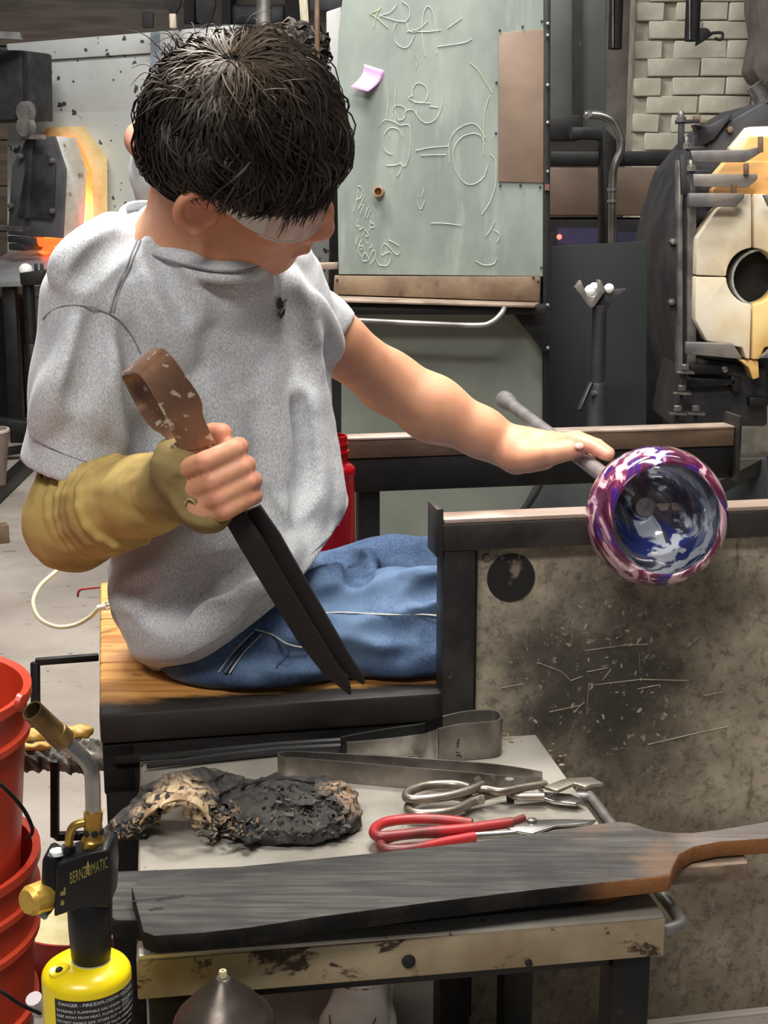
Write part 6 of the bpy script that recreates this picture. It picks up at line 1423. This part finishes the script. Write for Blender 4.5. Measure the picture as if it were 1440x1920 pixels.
# ---- hair
t = NT('dark_hair')
at = t.n.new('ShaderNodeVertexColor'); at.layer_name = 'tint'
hair_m = t.done(at.outputs['Color'], .55, 0, Specular_IOR_Level=.3)
cap_mt = pm('hair_underlayer', (24, 20, 18), (34, 28, 25), 60, .6, bump=.4, bscale=120)
def hair(center, axes, rad, crown, hairline, count, seed, name, par, tips, length=(.55, .95), lift=.012, wid=.0016, curl=.0, light=.35, theta0=0.0, capmesh=True):
    rng = random.Random(seed); F_, R_, U_ = axes
    cw = V(crown).normalized(); cx_ = V((1, 0, 0)) - cw * cw.x; cx_.normalize(); cy_ = cw.cross(cx_)
    def pos(theta, phi, off):
        d = cw * math.cos(theta) + (cx_ * math.cos(phi) + cy_ * math.sin(phi)) * math.sin(theta)
        p = V((d.x * (rad[0] + off), d.y * (rad[1] + off), d.z * (rad[2] + off))); return center + F_ * p.x + R_ * p.y + U_ * p.z
    if capmesh:
        m = MB(); nu, nv_ = 40, 14; pts = []
        for i in range(nu):
            ph = i * 2 * math.pi / nu
            for j in range(nv_): pts.append(pos(hairline(ph) * .93 * (j + .02) / (nv_ - 1), ph, -.006))
        m.grid(pts, nu, nv_, True); cpo = m.build(name + '_underlayer', cap_mt, par, smooth=70)
    mb = MB(); cols_ = []
    for i in range(count):
        ph = rng.random() * 2 * math.pi; tm = hairline(ph)
        t0 = max(.10, tm * math.sqrt(rng.random()) * .86) + theta0; ln = rng.uniform(*length)
        t1 = min(t0 + ln, tm * rng.uniform(.97, 1.10)); 
        if t1 - t0 < .12: t0 = t1 - .2
        ns = 8; off0 = rng.uniform(-.004, .004); lf = lift * (.9 + .55 * math.sin(7 * ph + 5 * t0) * math.sin(4 * ph - 8 * t0)) * rng.uniform(.6, 1.3); w_ = wid * rng.uniform(.7, 1.6); dphi = rng.gauss(0, .16 if t0 > .4 else .45) + .22 * math.sin(5 * ph + 7 * t0) + .16 * math.sin(11 * ph - 9 * t0 + 1); sw = rng.uniform(-1, 1)
        base_ = rng.random(); br = .35 + .65 * base_ ** 2
        ps = []
        for j in range(ns):
            u = j / (ns - 1); tt = t0 + (t1 - t0) * u
            phx = ph + dphi * u + .10 * sw * math.sin(u * 4 + i) + curl * math.sin(u * 9 + i * 1.7)
            off = off0 + lf * math.sin(min(1, u * 1.15) * math.pi * .85) + (curl * .04 * math.cos(u * 9 + i) if curl else 0)
            p = pos(tt, phx, off)
            if u > .55: p = p + V((0, 0, -1)) * (.010 * (u - .55) ** 1.5 * tips)
            ps.append(p)
        nb = len(mb.v)
        mb.tube(ps, [w_ * (.5 + 1.0 * math.sin(math.pi * (.12 + .80 * j / (ns - 1)))) * (1 if j < ns - 1 else .25) for j in range(ns)], 3, caps=False)
        for j in range(ns):
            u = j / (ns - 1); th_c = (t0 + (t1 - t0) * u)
            g_ = light * max(0, 1 - th_c / .95) * (.4 + br) + .12 * br * (1 if rng.random() < .4 else .3)  # strands lightened toward the crown, a highlight put into their colour
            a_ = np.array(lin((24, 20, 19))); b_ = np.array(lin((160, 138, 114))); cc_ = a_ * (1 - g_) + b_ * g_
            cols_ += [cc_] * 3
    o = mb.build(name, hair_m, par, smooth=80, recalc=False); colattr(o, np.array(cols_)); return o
def hl(ph):
    # azimuth measured from the face direction around the crown
    d = math.cos(ph); s_ = abs(math.sin(ph))
    return math.radians(90 + 24 * max(d, 0) ** .7 - 7 * s_ * (d < .3) + 26 * max(-d, 0))
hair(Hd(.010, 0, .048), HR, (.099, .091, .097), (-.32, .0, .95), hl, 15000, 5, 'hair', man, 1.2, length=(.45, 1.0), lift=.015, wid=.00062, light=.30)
# loose fringe over the brow and flyaway strands
fr = MB(); fc = []
rng = random.Random(21)
for i in range(700):
    y = rng.uniform(-.078, .082); 
    x0_ = .078 - abs(y) * .25; p0 = Hd(x0_ + rng.uniform(-.02, .01), y, .098 + rng.uniform(-.02, .012)); 
    p3y = y + rng.gauss(0, .010); endz = rng.uniform(-.004, .024) + .010 * abs(y) / .08 + (.012 if y < -.01 else 0); xo = .118 - (y / .085) ** 2 * .042
    p1 = Hd(x0_ + .030, y * 1.02, .080); p2 = Hd(xo + .006, (y + p3y) / 2, .042); p3 = Hd(xo + rng.uniform(-.004, .008), p3y, endz)
    ps = spline([p0, p1, p2, p3], 3); w_ = rng.uniform(.0007, .0014); n_ = len(ps)
    fr.tube(ps, [w_ * (1.1 - .85 * (j / (n_ - 1)) ** 2) for j in range(n_)], 4)
    g_ = rng.random() ** 3 * .14; cc_ = np.array(lin((20, 17, 16))) * (1 - g_) + np.array(lin((120, 104, 92))) * g_; fc += [cc_] * (4 * n_)
o = fr.build('hair_fringe', hair_m, man, smooth=80, recalc=False); colattr(o, np.array(fc))
fl_ = MB(); fc = []
for i in range(90):
    ph = rng.random() * 6.283; d = V((math.cos(ph) * .7 - .35, math.sin(ph) * .7, .75)).normalized()
    p0 = Hd(-.006 + d.x * .105, d.y * .090, .048 + d.z * .095); out_ = (p0 - Hd(-.006, 0, .048)).normalized(); sd = V((rng.uniform(-1, 1), rng.uniform(-1, 1), rng.uniform(-.4, .6)))
    l = rng.uniform(.025, .06)
    ps = spline([p0, p0 + out_ * l * .4 + sd * l * .3, p0 + out_ * l * .5 + sd * l * .8 + V((0, 0, -.25 * l))], 4); n_ = len(ps)
    fl_.tube(ps, [.0009 * (1.1 - j / n_) for j in range(n_)], 4); g_ = .35 * rng.random(); cc_ = np.array(lin((30, 25, 23))) * (1 - g_) + np.array(lin((150, 130, 110))) * g_; fc += [cc_] * (4 * n_)
o = fl_.build('stray_hair', hair_m, man, smooth=80, recalc=False); colattr(o, np.array(fc))

# ---- sneakers
sho_m = pm('white_leather', (214, 206, 196), (196, 188, 178), 14, .45, bump=.08); sol_m = pm('white_rubber', (226, 224, 220), (206, 204, 200), 20, .5, bump=.03); lac_m = pm('brown_lace', (128, 104, 84), (96, 78, 62), 40, .8)
def shoe(heel, dirv, nm):
    d = V(dirv).normalized(); sd = V((-d.y, d.x, 0)); h = V(heel); s_ = SDF(np.minimum(nv(h), nv(h + d * .28)) - .09, np.maximum(nv(h), nv(h + d * .28)) + .16, .0035)
    a, b = h + d * .03, h + d * .235
    s_.ell(h + d * .19 + V((0, 0, .038)), (.075, .046, .032), [d, sd, b3], .02); s_.ell(h + d * .08 + V((0, 0, .055)), (.085, .038, .05), [d, sd, b3], .03); s_.cap(h + d * .035 + V((0, 0, .05)), h + d * .04 + V((0, 0, .10)), .036, .036, .03)
    s_.cut((0, 0, .018), (0, 0, -1))
    o = s_.build('sneaker', sho_m, man, 1)
    q = SDF(np.minimum(nv(h), nv(h + d * .28)) - .09, np.maximum(nv(h), nv(h + d * .28)) + .09, .0035); q.cap(h + d * .035 + V((0, 0, .016)), h + d * .15 + V((0, 0, .016)), .038, .044, .03); q.cap(h + d * .15 + V((0, 0, .016)), h + d * .22 + V((0, 0, .016)), .046, .040, .03)
    q.cut((0, 0, .026), (0, 0, 1)); q.cut((0, 0, .001), (0, 0, -1)); q.build('sole', sol_m, o, 1)
    for k_ in range(5):
        c0 = h + d * (.085 + .02 * k_); ps = [c0 + sd * w_ + V((0, 0, .104 - .009 * k_ - abs(w_) * .35)) for w_ in (-.026, -.013, 0, .013, .026)]
        MB().tube(ps, .003, 8).build('lace', lac_m, o, smooth=60)
    for off in (.125, .205):
        ps = [h + d * (off + .04 * math.cos(a)) + sd * (.030 * math.sin(a)) for a in np.linspace(-1.57, 1.57, 9)]
        ps = [p + V((0, 0, .07)) for p in ps]
        pts = []
        for p in ps:
            ii = np.round((nv(p) - s_.lo) / s_.h).astype(int); col_ = s_.A[ii[0], ii[1], :]; zz = np.where(col_ < 0)[0]
            if len(zz): pts.append(V((p.x, p.y, s_.lo[2] + s_.h * zz.max() + .001)))
        if len(pts) > 2: MB().tube(pts, .0013, 6).build('toe_stitch', lac_m, o, smooth=60)
    return o
f0 = PZ(690, 1850, 0); 
tag(shoe(V((anR.x - .005, anR.y + .03, 0)), (-.10, -1, 0), 'a'), 'white leather sneaker with brown laces')
tag(shoe(V((anL.x, anL.y + .03, 0)), (.25, -1, 0), 'b'), 'white leather sneaker with brown laces')

# ================================================================== jacks in the right hand
hj = root('hand_jacks', P(420, 880, JD), 'heavy brown steel jacks with black blades held upright in the gloved fist', 'jacks')
brn = pm('brown_steel', (150, 112, 86), (120, 88, 70), 12, .36, .65, bump=.1, spot=(206, 186, 164), sscale=55, slo=.56, shi=.61)
bla = pm('black_blade', (44, 35, 32), (28, 24, 23), 10, .5, .35, bump=.1)
# front arm plate outline (faces the camera), back arm seen through the loop
N_ = 15
def jp(px, py, D): return P(px, py, D)
front_l = [(262, 700), (268, 710), (286, 738), (310, 778), (328, 812), (345, 840)]
front_r = [(310, 655), (330, 676), (350, 708), (378, 752), (381, 766), (400, 824)]
# loop over the top: band from front plate bending back
lo_ = [(228, 706, JD + .085), (229, 702, JD + .06), (240, 700, JD + .02), (255, 699, JD - .006), (270, 712, JD - .014), (290, 745, JD - .016), (312, 786, JD - .014), (324, 814, JD - .010), (342, 846, JD - .006)]
hi_ = [(288, 662, JD + .085), (285, 657, JD + .06), (290, 654, JD + .02), (306, 655, JD - .006), (322, 668, JD - .014), (352, 710, JD - .016), (378, 752, JD - .014), (381, 780, JD - .010), (404, 832, JD - .006)]
L = spline([P(*p) for p in lo_], 4); H_ = spline([P(*p) for p in hi_], 4)
MB().strip(L, H_, .0032).build('spring_loop', brn, hj, smooth=50)
lo2 = [(228, 706, JD + .085), (240, 730, JD + .090), (262, 772, JD + .085), (282, 800, JD + .06), (300, 812, JD + .035), (318, 828, JD + .012)]
hi2 = [(288, 662, JD + .085), (302, 690, JD + .090), (326, 734, JD + .085), (338, 764, JD + .06), (346, 790, JD + .035), (364, 816, JD + .012)]
L = spline([P(*p) for p in lo2], 4); H_ = spline([P(*p) for p in hi2], 4)
MB().strip(L, H_, .0032).build('back_band', brn, hj, smooth=50)
def bladeq(ctr, ws, D_, th, name, mat):
    ls = []; rs_ = []
    for i, ((x, y), w_) in enumerate(zip(ctr, ws)):
        ls.append(P(x - w_, y + w_ * .45, D_[i])); rs_.append(P(x + w_, y - w_ * .45, D_[i]))
    return MB().strip(ls, rs_, th).build(name, mat, hj, bevel=.0012)
bladeq([(345, 822), (370, 845), (405, 895), (445, 965)], [26, 20, 19, 20], [JD - .004, JD - .002, JD, JD], .006, 'front_arm', brn)
bladeq([(350, 820), (376, 840), (412, 890), (452, 960)], [18, 17, 17, 16], [JD + .010, JD + .010, JD + .010, JD + .010], .005, 'back_arm', brn)
bladeq([(438, 962), (470, 1015), (520, 1100), (575, 1190), (620, 1255), (648, 1285), (657, 1300)], [19, 20, 19, 18, 14, 8, 2], [JD, JD, JD, JD, JD, JD, JD], .011, 'front_blade', bla)
bladeq([(470, 955), (505, 1010), (550, 1090), (605, 1180), (645, 1240), (672, 1268), (683, 1281)], [18, 20, 20, 18, 14, 8, 2], [JD + .016, JD + .018, JD + .02, JD + .02, JD + .02, JD + .02, JD + .02], .011, 'back_blade', bla)

# ================================================================== second person behind
ps2 = root('person', (P(440, 900, 3.75).x, 3.75, 0), 'person in a white shirt with curly dark hair standing behind the seated one', 'person')
s2 = SDF((-.95, 3.42, 0.0), (.0, 4.05, 1.56), .0075)
hc2 = P(546, 152, 3.7); nb2 = P(495, 285, 3.72); ch2 = P(420, 420, 3.74); hp2 = P(400, 800, 3.78)
s2.ell(hc2, (.085, .075, .105), k=.02); s2.cap(hc2 + V((0, 0, -.06)), nb2, .05, .055, .03); s2.chain([nb2, ch2, hp2], [.09, .13, .13], .06)
sh2 = P(330, 330, 3.66); el2 = P(268, 262, 3.5); 
s2.cap(nb2 + V((-.06, 0, -.03)), sh2, .07, .06, .05); s2.chain([sh2, el2, P(330, 200, 3.56)], [.05, .04, .035], .02)
s2.chain([nb2 + V((.06, .1, -.08)), P(520, 480, 3.9), P(560, 640, 3.7)], [.06, .045, .035], .03)
for s_ in (-.09, .09): s2.chain([hp2 + V((s_, 0, 0)), V((hp2.x + s_, 3.78, .48)), V((hp2.x + s_ * 1.1, 3.8, .06))], [.095, .065, .045], .04); s2.cap((hp2.x + s_ * 1.1, 3.8, .04), (hp2.x + s_ * 1.1 + .1, 3.76, .035), .035, .03, .03)
s2.ell(hc2 + V((.085, -.01, -.02)), (.02, .013, .016), k=.015)
for dx in (-.012, .012): s2.ell(hc2 + V((dx, -.078, -.01)), (.020, .010, .028), k=.006)
s2.cap(hc2 + V((.07, -.01, -.065)), hc2 + V((.05, -.01, -.075)), .018, .022, .015); s2.cap(hc2 + V((.076, 0, -.045)), hc2 + V((.072, 0, -.05)), .012, .012, .008)
o2 = s2.build('body', skin_m, ps2, 1); colattr(o2, np.repeat(np.array(lin((222, 160, 140)))[None], len(s2.verts), 0))
w2 = SDF((-.95, 3.42, .62), (.05, 4.05, 1.42), .0075)
w2.chain([nb2 + V((-.01, 0, -.03)), ch2, hp2 + V((0, 0, -.06))], [.10, .145, .165], .06); w2.cap(nb2 + V((-.06, 0, -.04)), sh2 + V((0, 0, -.01)), .085, .075, .05); w2.cap(sh2, P(288, 318, 3.58), .068, .06, .04); w2.cap(P(300, 330, 3.62), P(300, 400, 3.7), .06, .06, .04)
w2.cap(nb2 + V((.06, .1, -.08)), P(525, 420, 3.88), .075, .07, .05); w2.disp(lambda X, Y, Z: .004 * np.sin(Z * 60 + X * 40) * np.sin(X * 50))
wo = w2.build('white_shirt', pm('white_cotton', (226, 226, 228), (210, 210, 214), 20, .85, bump=.1), ps2, 1)
w2c = None
p2 = SDF((-.95, 3.55, .08), (.0, 4.0, 1.0), .0085); p2.cap(hp2 + V((-.06, 0, .0)), hp2 + V((.06, 0, .0)), .135, .135, .04)
for s_ in (-.09, .09): p2.chain([hp2 + V((s_, 0, .02)), V((hp2.x + s_, 3.78, .48)), V((hp2.x + s_ * 1.1, 3.8, .12))], [.115, .085, .07], .05)
p2.cut((0, 0, .09), (0, 0, -1))
p2.build('trousers', pm('black_cotton', (34, 34, 38), (44, 44, 48), 14, .85), ps2, 1)
hair(hc2 + V((-.006, 0, .012)), [V((1, 0, 0)), V((0, -1, 0)), V((0, 0, 1))], (.100, .092, .105), (-.3, 0, .95), lambda ph: math.radians(100 - 30 * max(math.cos(ph), 0) ** 3), 900, 9, 'curly_hair', ps2, .6, length=(.4, .9), lift=.016, wid=.0026, curl=.16, light=.2)

for s_ in (-.09, .09):
    q2 = SDF((hp2.x + s_ * 1.1 - .08, 3.66, -.01), (hp2.x + s_ * 1.1 + .24, 3.90, .14), .005)
    q2.cap((hp2.x + s_ * 1.1, 3.8, .055), (hp2.x + s_ * 1.1 + .13, 3.75, .035), .052, .042, .03); q2.cap((hp2.x + s_ * 1.1, 3.8, .06), (hp2.x + s_ * 1.1, 3.8, .10), .05, .05, .02); q2.cut((0, 0, .001), (0, 0, -1))
    q2.build('shoe', K['soot'], ps2, 1)
